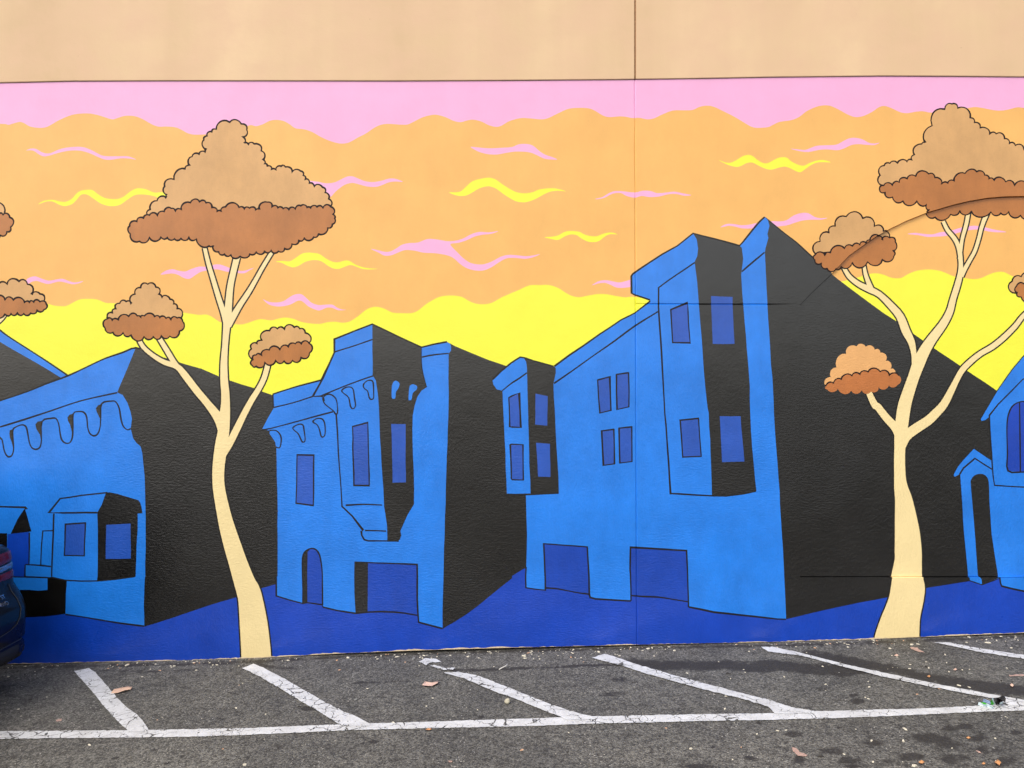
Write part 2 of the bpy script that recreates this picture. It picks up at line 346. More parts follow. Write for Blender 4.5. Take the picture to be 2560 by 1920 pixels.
# --- house 2: ornate bay front
h = 'painted_house#2'
pfill(h, BK, B1(1650,1018,1720,1055,1850,1110,2010,1175,2160,1225,2300,1200)+C2(300,960,300,1400,122,1590,100,1597,0,1659)+D1(2212,20,2000,190,1820,330,1640,440,1615,458)+C1(1600,1300))
front = B1(145,1470,350,1405,560,1350,630,1215,680,1110,677,995,850,925,1005,865,1430,1065,1540,1038,1650,1020,1680,1038,1686,1060,1684,1095,1665,1120,1662,1659)+C1(1655,500,1640,900,1630,1300,1620,1659)+D1(1614,200,1611,452,1500,425,1405,402,1395,338,1290,322,1200,314,965,312,860,323,700,298,580,270,570,248,445,230,405,238,290,210,175,172,178,0)+C1(186,1659,188,1100,180,800,175,550,165,500,118,430,118,402,52,392,100,300,155,205)
pfill(h, LB, front)
pfill(h, BK, B1(1005,865,1220,968,1430,1065,1430,1200,1445,1300,1475,1410)+C1(1475,28,1430,58,1395,110,1370,190,1355,270,1353,500,1363,750,1365,1040,1310,1130,1270,1220,1248,1270,1255,1310,1243,1345,1220,1358,1135,1355,1132,1220,1107,1060,1100,900,1085,700,1070,450,1062,200)+B1(1052,1460,1035,1350,1008,1310))
stroke(h, B1(145,1470,350,1405,560,1350), 4); stroke(h, B1(560,1350,680,1108), 3.6)
stroke(h, B1(677,1108,677,995,850,925,1005,865,1220,968,1430,1065,1540,1038,1650,1018), 4, sm=False)
stroke(h, B1(677,1106,850,1052,1005,998), 3.6); stroke(h, B1(677,1110,580,1330,490,1490,560,1487,780,1395,900,1350,1012,1312), 4, sm=False)
stroke(h, B1(153,1585,320,1545,490,1490), 3.6); stroke(h, B1(146,1470,150,1585), 3.4); stroke(h, B1(1433,1150,1540,1130,1665,1118), 3.4)
stroke(h, B1(1430,1065,1430,1200,1445,1300,1475,1410), 2)
stroke(h, C1(52,394,118,386,350,325,520,278,665,240), 3.6); stroke(h, B1(560,1487,583,1500,590,1530), 3.4)
stroke(h, C1(118,402,165,400,200,425,218,470,210,540,190,552,173,543), 3.4)
for nm in (C1(320,375,370,348,405,355,415,400,425,480,410,503,393,490,365,430,330,400), C1(493,320,530,298,575,305,595,350,597,430,580,458,562,450,550,400,530,355,500,335),
           B1(580,1500,610,1475,650,1475,690,1510,703,1570,704,1630,688,1642,665,1612,600,1560,583,1530), B1(740,1440,770,1415,810,1408,840,1430,850,1500,860,1560,850,1590,830,1595,815,1570,800,1500,760,1465), B1(928,1390,955,1358,990,1350,1012,1370,1017,1450,1015,1505,995,1515,978,1500,965,1445,935,1420)):
    stroke(h+'/painted_bracket#%d' % len(faces2d), nm, 3.4, closed=True)
fill(h+'/painted_bracket#901', LB, cr(B1(1215,1355,1240,1380,1230,1420,1210,1450,1205,1500,1190,1510,1172,1495,1175,1400,1190,1362), 3, True))
fill(h+'/painted_bracket#902', LB, cr(B1(1360,1385,1390,1400,1388,1430,1355,1460,1345,1515,1325,1522,1318,1510,1325,1410,1340,1390), 3, True))
stroke(h, C1(693,262,703,400,712,600,730,830,743,1058,830,1140,925,1263,910,1272,915,1310,935,1345,970,1355,1130,1356,1235,1358), 3.8, sm=False)
stroke(h, C1(775,1048,930,1040,1090,1046), 3.8); stroke(h, C1(942,1266,1125,1271), 3.6)
win(h+'/painted_window#0', WB, C1(834,368,966,333,975,700,978,878,846,876,840,650)); win(h+'/painted_window#1', WB, C1(355,612,500,615,498,830,495,1050,345,1030,352,830))
win(h+'/painted_window#2', WB, C1(1168,345,1293,347,1292,600,1295,850,1180,852,1175,600), False)
# arched door and garage
k = h+'/painted_door#0'
fill(k, BK, cr(C1(405,1500,430,1445,480,1420,520,1433,550,1480,568,1580), 3)+C1(572,1659)+D1(574,248,445,230,405,238))
fill(k, DB, C1(447,1450,465,1430,490,1426,520,1440,548,1490,564,1580,568,1659)+D1(570,244,445,230,443,0))
stroke(k, D1(405,238,404,100)+C1(402,1659,403,1500,430,1443,480,1420,520,1433,550,1480,568,1580,573,1659)+D1(575,250), 3.6)
k = h+'/painted_door#1'
pfill(k, BK, C1(850,1540,968,1548,968,1659)+D1(965,312,860,323,850,150)+C1(848,1659))
pfill(k, DB, C1(968,1548,1392,1560,1394,1659)+D1(1392,200,1395,338,1290,322,1200,314,1080,308,965,310))
stroke(k, C1(850,1540,1120,1548,1392,1560,1394,1659)+D1(1393,200,1405,402), 4, sm=False)
stroke(h, D1(175,0,175,172,290,208,405,238,445,230,570,248,580,270,700,298,860,323,965,312,1080,308,1200,312,1290,322,1395,340), 3.8, sm=False)
stroke(h, D1(1405,400,1500,425,1612,454), 4, sm=False)

# --- house 3: the tall one in the middle
h = 'painted_house#3'
pfill(h, BK, A2(2120,1400,2185,1322)+A3(0,1350,130,1452,250,1545)+B3(380,282,520,398,700,540,1000,762,1160,865,1250,935,1400,1040,1680,1230,1990,1440,2600,1700)+D3(2600,20,1985,25,1860,35,1740,45,1550,75,1360,105,1030,185,800,228,600,270,400,315,250,352,157,374)+C3(-100,1300)+B3(-100,300))
stroke(h, A2(2180,1325)+A3(0,1346,130,1452,250,1545)+B3(380,282,520,398), 3)
front = B2(365,1230,500,1130,620,1050,760,950,940,830,1060,770,1190,668,1192,655,1060,610,1035,598,1032,450,1045,430,1200,325,1300,260,1430,188,1565,82,1760,130,1965,187)+A2(2000,1532,2120,1385,2185,1322)+A3(0,1350,12,1400,-5,1470)+B2(2215,120,2190,210,2185,245,2192,400,2205,650)+B3(0,800,20,1100,45,1450)+C3(40,0,60,400,90,800,120,1300,140,1659)+D3(150,200,157,370)+D2(2212,362,1740,312,1530,270,1520,220,1400,203,1270,183,1150,178,1035,168,1025,215,850,206,720,198,675,185,665,155,560,143,400,112,290,103,288,122,200,114,120,102,120,0)+C2(122,1600,130,1300,120,960,300,945,375,800,355,1)+B2(358,1378)
pfill(h, LB, front)
BKS = B2(1565,82,1760,130,1965,187,1985,205,1998,300,1985,400,1980,440,1990,600,2000,720,2020,950,2040,1200,2055,1400,2060,1659)+C2(2065,400,2090,700,2112,922,2000,945,1850,965,1728,962,1720,700,1700,250)+B2(1690,1590,1660,1300,1640,1000,1615,700,1600,500,1580,345,1580,320,1600,280,1608,210,1595,130)
pfill(h, BK, BKS)
stroke(h, B2(365,1230,500,1130,620,1050,760,950,940,830,1060,770,1192,668,1190,655,1060,612,1033,598,1031,450,1045,430,1200,325,1300,260,1430,188,1565,80,1760,130,1965,187), 4, sm=False)
stroke(h, B2(1965,187)+A2(2000,1532,2120,1383,2183,1322), 4)
stroke(h, B2(1580,332,1420,440,1267,550,1266,720,1285,1000,1305,1350,1320,1640)+C2(1330,350,1355,700,1370,947,1450,950,1600,960,1730,966,1850,968,2000,950,2110,926), 4, sm=False)
stroke(h, B2(362,1378,530,1262,700,1140,880,1015,1060,882,1265,755), 3.8); stroke(h, B2(1985,412,2080,330,2182,245), 3.8)
nw = [0]
def hw(P, o=True, hh=h):
    nw[0] += 1; win(hh+'/painted_window#%d' % nw[0], WB, P, o)
hw(B2(1720,622,1905,630,1912,830,1923,1035,1735,1035,1727,830), False); hw(C2(1795,278,1975,278,1990,470,2008,670,1815,675,1805,470), False)
hw(B2(1372,740,1517,680,1525,850,1540,1027,1388,1025,1380,880)); hw(C2(1453,313,1612,297,1622,460,1635,625,1475,632,1465,470))
hw(B2(740,1348,845,1320,850,1480,855,1610,760,1633,748,1500)); hw(B2(903,1300,1007,1285,1012,1440,1010,1580,908,1603,903,1450))
hw(C2(775,405,880,392,884,540,885,690,790,703,782,550)); hw(C2(925,382,1035,370,1036,520,1037,670,932,683,928,540))
# small bay at its left corner
k = h+'/painted_bay#0'
pfill(k, BK, B2(75,1150,110,1155,180,1180,360,1228,378,1245,378,1290,358,1380)+C2(358,0,375,350,392,650,405,942,280,948,140,950,125,600,112,200)+B2(105,1285,100,1210,80,1165))
pfill(k, LB, B1(2125,1440,2080,1428,2050,1385,2042,1345,2120,1270,2200,1205)+B2(70,1150,105,1163,122,1190,129,1240,130,1285)+C2(138,200,148,600,160,946)+C1(2168,950,2150,500,2130,60))
stroke(k, B1(2042,1345,2120,1270,2205,1200)+B2(70,1150,110,1156,180,1180,360,1230), 4, sm=False)
stroke(k, B1(2125,1442,2205,1378)+B2(60,1335,130,1285), 3.6)
stroke(k, C1(2168,953)+C2(20,955,150,956,280,948,403,942), 4, sm=False)
win(k, WB, C1(2184,118)+C2(0,103,62,78,70,230,76,375,0,372)+C1(2192,370)); win(k, WB, C1(2197,525)+C2(0,520,95,525,96,680,98,830,0,827)+C1(2206,817))
win(k, WB, C2(203,83,308,105,305,360,200,350), False); win(k, WB, C2(208,508,328,517,332,803,225,800), False)
# garages
k = h+'/painted_door#0'
pfill(k, DB, C2(274,1382,650,1408,655,1530,665,1659)+D2(667,155,560,143,400,112,290,103)+C2(286,1659))
stroke(k, C2(286,1659,280,1500,274,1380,460,1394,650,1408,657,1530,665,1659)+D2(668,170), 4, sm=False); stroke(k, D2(290,103,400,112,560,143,665,157), 3.8)
k = h+'/painted_door#1'
pfill(k, DB, C2(1024,1412,1260,1425,1508,1440,1518,1659)+D2(1522,222,1400,203,1270,183,1150,178,1032,170)+C2(1020,1659))
stroke(k, D2(1028,215,1024,0)+C2(1020,1600,1024,1412,1260,1425,1508,1440,1514,1560,1518,1659)+D2(1525,270), 4.2, sm=False); stroke(k, D2(1032,170,1150,178,1270,183,1400,203,1520,223), 3.8)
stroke(h, C2(122,1580)+D2(118,0,120,101,200,114,288,123,287,0), 4, sm=False); stroke(h, D2(668,150,675,185,720,198,850,206,1028,216), 4, sm=False)
stroke(h, D2(1528,268,1740,312,1980,338,2212,363)+D3(80,372,157,374), 4.4, sm=False)

# --- house 4: steep gable with a porch at the right border
h = 'painted_house#4'
pfill(h, LB, [(XR, 700), (2700, 730)]+B3(2400,950,2212,1150,2120,1260,1990,1445)+C3(1900,215,1848,300,1858,320,1888,313,1925,285,1935,480,1953,700,1960,850,1970,1100)+D3(2005,20,2020,88,2212,132)+[(XR, 1530)])
k = h+'/painted_porch#0'
pfill(k, LB, C3(1955,668,1790,560,1690,665,1650,715,1625,760,1612,790,1616,802,1630,802,1668,780,1680,950,1700,1300,1735,1659)+D3(1745,40,1850,75,2000,18,2012,0)+C3(1980,1200,1960,760))
fill(k, BK, cr(C3(1775,1000,1763,860,1770,822,1800,790,1850,778,1895,795,1920,850,1925,1000), 3)+C3(1945,1300,1975,1500,2000,1659)+D3(1995,15,1850,76,1845,30)+C3(1825,1659,1800,1300))
stroke(k, C3(1955,668,1790,558,1690,665,1650,715,1618,772,1612,792,1620,804), 2.2, sm=False); stroke(k, C3(1668,782,1700,730,1800,645,1880,697,1952,742), 3.4, sm=False)
stroke(k, C3(1668,782,1680,950,1700,1300,1735,1659)+D3(1742,40,1850,76,2000,20), 3, sm=False)
stroke(h, [(2700, 735)]+B3(2400,950,2212,1150,2120,1260,1990,1445)+C3(1900,215,1848,302), 2.6, sm=False)
stroke(h, [(2640, 905)]+B3(2212,1345,2120,1440,2000,1560,1925,1655)+C3(1925,285,1935,480,1950,700,1958,800,1970,878,2080,886,2212,893)+[(2900, 1230)], 3.6, sm=False)
stroke(h, D3(2003,10,2008,60,2020,88,2110,110,2212,132)+[(2900, 1535)], 4, sm=False)
k = h+'/painted_window#0'
fill(k, 'deep_blue_paint', cr(C3(2087,752,2082,600,2077,400,2085,290,2110,215,2150,172,2212,152,2280,165,2330,215,2350,320), 3)+C3(2350,765,2212,762))
stroke(k, C3(2350,767,2212,763,2087,752,2082,600,2077,400,2085,290,2110,215,2150,172,2212,152,2280,165,2330,215,2350,320,2350,765), 3.6); stroke(k, C3(2187,160,2190,400,2194,760), 3.2); stroke(k, C3(2270,160,2274,760), 3.2)

# --- trees
BKP, CB = 'cream_bark_paint', 'brown_outline_paint'
def limbs(key, Ls, ow=3.6):
    Ls = [cr(l, 3) for l in Ls]
    for l in Ls: quads(key, 'outline_paint', [(x, y, w+2*ow) for x, y, w in l])
    for l in Ls: quads(key, BKP, l)
def crown(key, light, dark, lm='tan_crown_paint', dm='brown_crown_paint', w=4.0, outl=True, s=0.33, inner=()):
    L_ = scal(light, s, False)+list(inner); Dk = scal(dark, s)
    fill(key, lm, L_)
    if outl: stroke(key, L_, w, CB, True, False)
    fill(key, dm, Dk)
    if outl: stroke(key, Dk, w, CB, True, False)
    return Dk

t = 'painted_tree#0'    # mostly beyond the left border
limbs(t+'/painted_trunk', [b0(55,770,20, 30,805,22, -10,845,24, -200,1000,30), [(-170, 640, 9), (-180, 800, 16), (-185, 1000, 28), (-190, 1300, 36), (-170, 1660, 60)]])
crown(t+'/painted_crown#0', A0(-500,1300,-480,1200,-380,1120,-260,1060,-140,1100,-40,1200,40,1290,-200,1330), A0(-480,1310,-300,1290,-150,1310,-20,1300,25,1302,85,1325,92,1410,60,1450,0,1478,-100,1500,-300,1500,-450,1450))
crown(t+'/painted_crown#1', B0(-300,640,-200,560,-120,520,-20,528,60,520,165,495,237,520,272,610,347,605,380,665,380,700), B0(-280,700,-150,650,-60,640,45,655,115,655,215,680,255,675,290,675,345,672,400,690,380,740,320,745,265,770,205,775,150,770,95,775,45,780,-60,775,-200,780), inner=B0(0,720))

t = 'painted_tree#1'
limbs(t+'/painted_trunk', [
  b0(1190,975,34, 1235,1060,35, 1320,1135,36, 1420,1195,42, 1530,1232,48, 1600,1310,60, 1700,1440,62, 1800,1560,64, 1890,1680,84, 1930,1790,90),
  b0(1375,985,38, 1440,1090,42, 1500,1190,44, 1545,1250,46),
  b0(1768,205,30, 1800,340,35, 1842,480,38, 1890,640,42, 1930,760,46, 1960,870,54),
  b1(140,240,30, 60,370,32, 0,478,34)+b0(2150,585,40, 2080,690,44, 2020,790,52, 1970,880,56),
  b1(105,1205,42, 70,1330,44, 20,1430,45)+b0(2175,1520,50, 2110,1640,54)+c0(2050,380,60, 1985,510,62, 1940,590,56, 1915,660,30),
  b0(2048,285,52, 2020,400,50, 1990,540,52, 1975,700,60, 1965,820,68, 1955,920,56, 1945,1050,50, 1935,1200,58, 1937,1350,66, 1946,1450,70, 1948,1560,78)+c0(1940,290,94, 1930,420,100, 1915,500,104, 1902,600,108, 1888,720,104, 1886,830,102, 1896,930,106, 1925,1080,116, 1960,1230,132, 2010,1400,150, 2055,1540,160)+d0(2112,50,183, 2141,120,203, 2163,200,210, 2190,400,238, 2208,600,252, 2215,720,256, 2218,800,258)], 3.8)
crown(t+'/painted_crown#0', A0(1275,1305,1297,1258,1357,1182,1440,1155,1440,1130,1422,1058,1503,997,1600,905,1637,877,1660,800,1720,778,1778,762,1780,738,1762,655,1788,622,1830,585,1867,565,1985,503,2085,518,2132,568,2097,632,2110,685,2145,693,2195,690)+A1(45,750,62,828,75,862,97,880,135,910,170,918,218,883,253,890,312,935,385,925,408,962,425,995,462,1030,503,1058,575,1065,597,1110,628,1165,645,1228)+A0(1900,1320),
  A0(1120,1400,1183,1360,1240,1330,1290,1308,1362,1308,1418,1275,1480,1248,1513,1270,1565,1260,1645,1197,1725,1190,1780,1200,1832,1240,1878,1275,1910,1275,1947,1235,2068,1240,2112,1250,2155,1245,2212,1265)+A1(28,1255,100,1193,137,1235,190,1243,235,1250,282,1258,340,1253,387,1225,443,1240,470,1243,527,1235,577,1245,645,1232,665,1300,680,1335,660,1385,622,1415,540,1470,500,1495,415,1505,372,1525,312,1555,247,1595,195,1618,130,1610,75,1620,0,1625)+B0(2160,260,2075,280,1993,265,1940,262,1890,240,1840,185,1808,190,1695,130,1632,115,1563,125,1507,128,1445,118,1393,113,1290,118,1205,150,1125,85), s=0.3)
crown(t+'/painted_crown#1', B0(925,815,928,805,972,765,1000,733,1035,685,1090,670,1137,690,1167,605,1215,550,1277,520,1347,545,1372,610,1395,635,1470,650,1500,690,1530,730,1570,805,1250,850), B0(925,820,970,835,1020,828,1113,798,1187,795,1213,810,1247,795,1337,800,1380,808,1435,815,1475,828,1530,812,1578,840,1552,925,1467,970,1395,968,1325,975,1247,975,1130,960,1065,940,975,937,908,900), w=3.8)
crown(t+'/painted_crown#2', B0(2185,1172,2172,1078,2200,1025)+B1(5,1038,50,1008,118,920,185,905,243,912,333,893,378,905,425,940,460,1028,200,1080), B0(2185,1172)+B1(0,1132,45,1135,113,1088,208,1085,280,1060,340,1035,390,1035,458,1030,462,1115,390,1155,315,1180,243,1185,172,1180,75,1195,0,1230)+B0(2182,1225), w=3.8)

t = 'painted_tree#2'
limbs(t+'/painted_trunk', [
  a3(1525,1355,28, 1562,1430,32, 1620,1500,36, 1655,1570,36)+b3(1672,280,34, 1680,400,36),
  a3(1745,1265,32, 1725,1380,32, 1692,1500,30, 1677,1600,30)+b3(1668,300,32),
  a3(1905,1280,40, 1860,1400,32, 1835,1500,30, 1800,1610,30)+b3(1755,310,32, 1710,390,36, 1680,450,42),
  b3(662,370,32, 710,450,38, 790,515,44, 880,560,52, 970,605,48, 1060,690,56, 1150,795,66, 1200,920,72, 1250,1020,60, 1272,1130,45, 1282,1240,60),
  b3(838,350,25, 852,430,32, 880,510,40, 905,570,46),
  b3(878,1450,50, 930,1560,60)+c3(960,200,62, 1030,290,66, 1105,370,74, 1150,440,90),
  b3(2330,690,34, 2212,800,38, 2150,880,42, 2050,980,46, 1950,1060,46, 1850,1118,44, 1760,1190,48, 1690,1262,50, 1640,1350,50, 1590,1450,60, 1530,1560,70)+c3(1450,265,78, 1390,320,82, 1290,385,86, 1205,450,88, 1160,530,90),
  b3(1672,240,34, 1678,330,36, 1674,420,44, 1650,520,50, 1610,650,52, 1580,760,60, 1520,870,70, 1430,990,82, 1360,1100,98, 1310,1210,106, 1270,1320,98, 1215,1480,106)+c3(1187,200,114, 1168,330,114, 1156,450,108, 1150,550,96, 1147,650,95, 1150,800,100, 1160,900,120, 1182,1000,150, 1200,1150,188, 1215,1300,218, 1222,1450,234, 1222,1530,236)+d3(1208,20,270, 1209,100,294, 1195,200,298, 1168,300,310, 1142,400,342, 1116,540,386, 1110,620,400)], 3.6)
crown(t+'/painted_crown#0', A3(975,1045,968,962,1005,877,1052,858,1117,855,1203,845,1242,828,1265,785,1330,690,1360,680,1418,533,1528,390,1588,345,1637,380,1748,465,1783,505,1832,550,1917,608,1972,603,2045,645,2085,688,2137,703,2212,738,2300,800,2380,860,2400,1040),
  A3(965,1090,1000,1050,1075,1045,1133,1023,1203,990,1275,970,1390,950,1442,980,1500,1040,1553,1028,1605,1010,1703,945,1803,930,1873,960,1910,990,1950,1005,2055,1018,2130,1047,2230,1030,2330,1040,2400,1100,2400,1250,2300,1310,2195,1305,2090,1270,2025,1285,1940,1275,1767,1270,1667,1265,1590,1295,1455,1320,1375,1280,1395,1265,1372,1215,1287,1185,1165,1185,1075,1150,1010,1110), w=3.4, s=0.3, inner=A3(1500,1130))
crown(t+'/painted_crown#1', B3(405,255,450,150,527,72,580,18)+A3(675,1318,820,1333,920,1402,998,1445,1062,1490,1050,1510,995,1525,850,1600), B3(405,268,495,270,537,250,663,210,730,190,793,180,850,165,880,140,955,100,995,135,1060,115,1110,150,1090,230,1100,270,998,305,870,325,735,332,640,368,590,385,510,385,460,340,405,310), w=3.4)
key = t+'/painted_crown#2'
Lc = B3(505,1400,550,1322,600,1240,683,1120,775,1055,855,1060,932,1085,980,1110,1028,1180,1070,1250,1110,1295)
Dc = B3(505,1402,575,1375,640,1340,735,1310,803,1298,873,1278,980,1275,1060,1305,1140,1310)
fill(key, 'light_tan_crown_paint', scal(Lc, 0.3, False)+B3(900,1350)); fill(key, 'light_brown_crown_paint', scal(Dc+B3(1130,1390,1055,1395,965,1410,900,1450,820,1435,727,1440,612,1425,520,1430), 0.3))
stroke(key, scal(Dc, 0.3, False), 3.4, CB, sm=False)
crown(t+'/painted_crown#3', B3(2125,592,2122,492,2200,452,2300,440,2400,480,2450,560,2200,600), B3(2165,590,2160,535,2225,515,2350,520,2450,560,2420,640,2300,660,2200,628), w=3.4)

# torn masking-tape line of primer along the foot of the wall, shade under the upper panels painted as a dark line
prim = [(x, y) for x, y in BOT]; up = []
x = XL
def ybot(x):
    for (xa, ya), (xb, yb) in zip(BOT, BOT[1:]):
        if x <= xb: return ya+(yb-ya)*(x-xa)/(xb-xa)
    return BOT[-1][1]
while x < XR:
    big = noise.noise(Vector((x*0.012, 3.3, 0)))
    up.append((x, ybot(x)-max(0.15, 1.0+4.0*big+random.uniform(-1.0, 1.3)))); x += random.uniform(4, 12)
up.append((XR, ybot(XR)-2))
fill('primer_edge', 'primer_paint', up+[(px, py+4) for px, py in BOT[::-1]])
fill('shade_line', 'shade_line_paint', TOP+[(px, py+1.4) for px, py in TOP[::-1]])

# ------------------------------------------------------------------ relief of the wall: joints and the blocked-up arch
JX = lambda y: 1587.0+5.5*(y-200)/1400
arch = [(2000, 1444), (1999, 1250), (1998.5, 1100), (1998, 900), (2000, 762)] + B3(285,690,380,590,540,440) + A3(700,1655,860,1540,950,1480,1050,1425,1200,1352,1380,1280,1600,1215,1750,1180,1900,1155,2050,1143,2212,1140)
arch = arch + [(5200-x, y) for x, y in arch[::-1]]
def inset(P, d):
    out = []; m = len(P)
    for i in range(m):
        a, b, c = P[i-1], P[i], P[(i+1) % m]
        n1 = Vector((-(b[1]-a[1]), b[0]-a[0])).normalized(); n2 = Vector((-(c[1]-b[1]), c[0]-b[0])).normalized()
        nn = n1+n2; nn = nn/max(0.4, nn.length_squared)*2
        out.append((b[0]+nn.x*d*0.5*1.0, b[1]+nn.y*d*0.5*1.0))
    return out
sg = 1.0
def pip(P, x, y):
    c = False; j = len(P)-1
    for i in range(len(P)):
        xi, yi = P[i]; xj, yj = P[j]
        if (yi > y) != (yj > y) and x < (xj-xi)*(y-yi)/(yj-yi)+xi: c = not c
        j = i
    return c
if not pip(arch, *inset(arch, 3.0)[3]): sg = -1.0
arch_mid = inset(arch, 1.8*sg); arch_in = inset(arch, 4.2*sg)
def dist_seg(P, x, y):
    best = 1e9
    for (ax, ay), (bx, by) in zip(P, P[1:]+P[:1]):
        dx, dy = bx-ax, by-ay; t = max(0, min(1, ((x-ax)*dx+(y-ay)*dy)/(dx*dx+dy*dy+1e-9)))
        best = min(best, math.hypot(x-ax-dx*t, y-ay-dy*t))
    return best

verts2, faces_in, edges_in, meta = [], [], [], []
def addpoly(P):
    a = sum(P[i][0]*P[(i+1) % len(P)][1]-P[(i+1) % len(P)][0]*P[i][1] for i in range(len(P)))
    if a < 0: P = P[::-1]
    s = len(verts2); verts2.extend(P); faces_in.append(list(range(s, s+len(P))))
def addline(P):
    s = len(verts2); verts2.extend(P)
    edges_in.extend((s+i, s+i+1) for i in range(len(P)-1))
for P, kk, mm in faces2d:
    addpoly(P); meta.append((kk, mm))
for o in (-2.6, 0, 2.6): addline([(JX(y)+o, y) for y in range(180, 1701, 80)])
for o in (-2.2, 0, 2.2): addline([(JX(760)+o*0+1, 760+o+0.002*0), (2000, 761+o)])
addline(arch+[arch[0]]); addline(arch_mid+[arch_mid[0]]); addline(arch_in+[arch_in[0]])
vs, es, fs, ov, oe, of = delaunay_2d_cdt([Vector(p) for p in verts2], edges_in, faces_in, 0, 1e-4, False)
# topmost coat of paint under every triangle centre
vna = np.array([(v.x, v.y) for v in vs]); tri_a = np.array([list(f)[:3] for f in fs]); cen = vna[tri_a].mean(1)
order = np.argsort(cen[:, 0]); cxs = cen[order, 0]; cys = cen[order, 1]
topf = np.full(len(tri_a), -1); inbase = np.zeros(len(tri_a), bool)
for fi, (P, kk, mm) in enumerate(faces2d):
    Pa = np.array(P); lo, hi = np.searchsorted(cxs, (Pa[:, 0].min(), Pa[:, 0].max()))
    yy = cys[lo:hi]; sel = np.nonzero((yy > Pa[:, 1].min()) & (yy < Pa[:, 1].max()))[0]
    if not len(sel): continue
    X_ = cxs[lo:hi][sel]; Y_ = yy[sel]; ins = np.zeros(len(sel), bool)
    for (xi, yi), (xj, yj) in zip(P, P[-1:]+P[:-1]):
        if yi != yj: ins ^= ((yi > Y_) != (yj > Y_)) & (X_ < (xj-xi)*(Y_-yi)/(yj-yi)+xi)
    t_ = order[lo:hi][sel[ins]]
    if fi == 0: inbase[t_] = True
    topf[t_] = fi

def wx(px, py): return ((px-1280)/F*D, H-(py-960)/F*D)
depth = []
for v in vs:
    d = 0.0
    if 1995 < v.x < 3205 and 470 < v.y < 1446 and (pip(arch_in, v.x, v.y) or dist_seg(arch_in, v.x, v.y) < 0.15): d = 0.017
    elif 1995 < v.x < 3205 and 470 < v.y < 1446 and dist_seg(arch_mid, v.x, v.y) < 0.15: d = 0.026
    elif abs(v.x-JX(v.y)) < 0.3: d = 0.006
    elif abs(v.y-760-(v.x-1587)/413) < 0.3 and 1589 < v.x < 1999: d = 0.006
    depth.append(d)
groups = {}
for fi, tri in enumerate(fs):
    if not inbase[fi]: continue
    kk, mm = meta[topf[fi]]
    groups.setdefault(kk, []).append((tri, mm))

wall = tag(empty('mural_wall', (0, 0, GZ)), 'long plastered wall painted with blue houses, tan trees and an orange pink sunset', 'wall')
LABELS = {
 'painted_house#0': 'painted dark gable with a blue roof edge at the left border',
 'painted_house#1': 'painted blue house with a bracketed cornice and two low porches',
 'painted_house#2': 'painted blue house with an ornate bay, arched door and garage',
 'painted_house#3': 'tall painted blue house with two garage doors',
 'painted_house#4': 'painted blue gabled house with an arched porch at the right border',
 'painted_tree#0': 'painted tree cut off by the left border', 'painted_tree#1': 'painted tree with three brown crowns',
 'painted_tree#2': 'painted tree with long curved branches on the right'}
nodes = {}
def build_part(path, parent):
    tris = groups.get(path, [])
    mats = []; mi = []; idx = {}; V = []; Fc = []
    for tri, mm in tris:
        if mm not in mats: mats.append(mm)
        f = []
        for i in tri:
            if i not in idx:
                X, Z = wx(*vs[i]); idx[i] = len(V); V.append((X, depth[i], Z-GZ))
            f.append(idx[i])
        a, b, c = (V[i] for i in f[:3])
        if (b[0]-a[0])*(c[2]-a[2])-(b[2]-a[2])*(c[0]-a[0]) < 0: f = f[::-1]
        Fc.append(f); mi.append(mats.index(mm))
    name = path.split('/')[-1].split('#')[0]
    if not Fc: o = empty(name, parent=parent)
    else:
        o = mesh_obj(name, V, Fc, [PAINT[m] for m in mats], parent, mi)
    nodes[path] = o
    if path in LABELS: o['label'] = LABELS[path]
    return o
tops = []
for kk in groups:
    t_ = kk.split('/')[0]
    if t_ not in tops: tops.append(t_)
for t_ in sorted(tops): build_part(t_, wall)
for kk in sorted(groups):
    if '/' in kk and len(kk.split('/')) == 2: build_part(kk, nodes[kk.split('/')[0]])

# upper panels standing 14 mm proud of the mural, with an open joint between them
def cream(name='cream_wall_paint'):
    N = NT(name); w = N.coord(); ws_ = N.coord((1, 1, 0.12))
    streak = N.noise(ws_, 1.3, 4, 0.55); blot = N.noise(w, 3.0, 5, 0.6)
    c = N.ramp(streak, 0.32, 0.68, lin((219, 187, 148)), lin((236, 205, 165)))
    c2 = N.mix(N.ramp(blot, 0.35, 0.75), c, lin((228, 192, 158)))
    dots = N.ramp(N.noise(w, 34, 2, 0.5), 0.17, 0.22, (0.86, 0.84, 0.82, 1), (1, 1, 1, 1))
    N.l(N.mix(1.0, c2, dots, 'MULTIPLY'), N.b.inputs['Base Color']); N.b.inputs['Roughness'].default_value = 0.62
    N.b.inputs['Specular IOR Level'].default_value = 0.3
    stucco_bump(N, 0.8); return N.m
CREAM = cream()
def ytop(x):
    for (xa, ya), (xb, yb) in zip(TOP, TOP[1:]):
        if x <= xb: return ya+(yb-ya)*(x-xa)/(xb-xa)
    return TOP[-1][1]
ZT = 6.6-GZ
for (xa, xb) in ((XL, 1584.8), (1589.6, XR)):
    xs = [xa]+[p[0] for p in TOP if xa < p[0] < xb]+[xb]
    V = []; Fc = []
    for x in xs:
        X, Z = wx(x, ytop(x)); Z -= GZ
        V += [(X, -0.009, Z+0.003), (X, -0.009, ZT), (X, 0.05, ZT), (X, 0.05, Z), (X, -0.006, Z-0.001)]
    for i in range(len(xs)-1):
        a = i*5; b = a+5
        for k in range(5): Fc.append((a+k, a+(k+1) % 5, b+(k+1) % 5, b+k))
    Fc += [(4, 3, 2, 1, 0), tuple(len(V)-5+k for k in range(5))]
    mesh_obj('wall_panel', V, Fc, CREAM, wall)
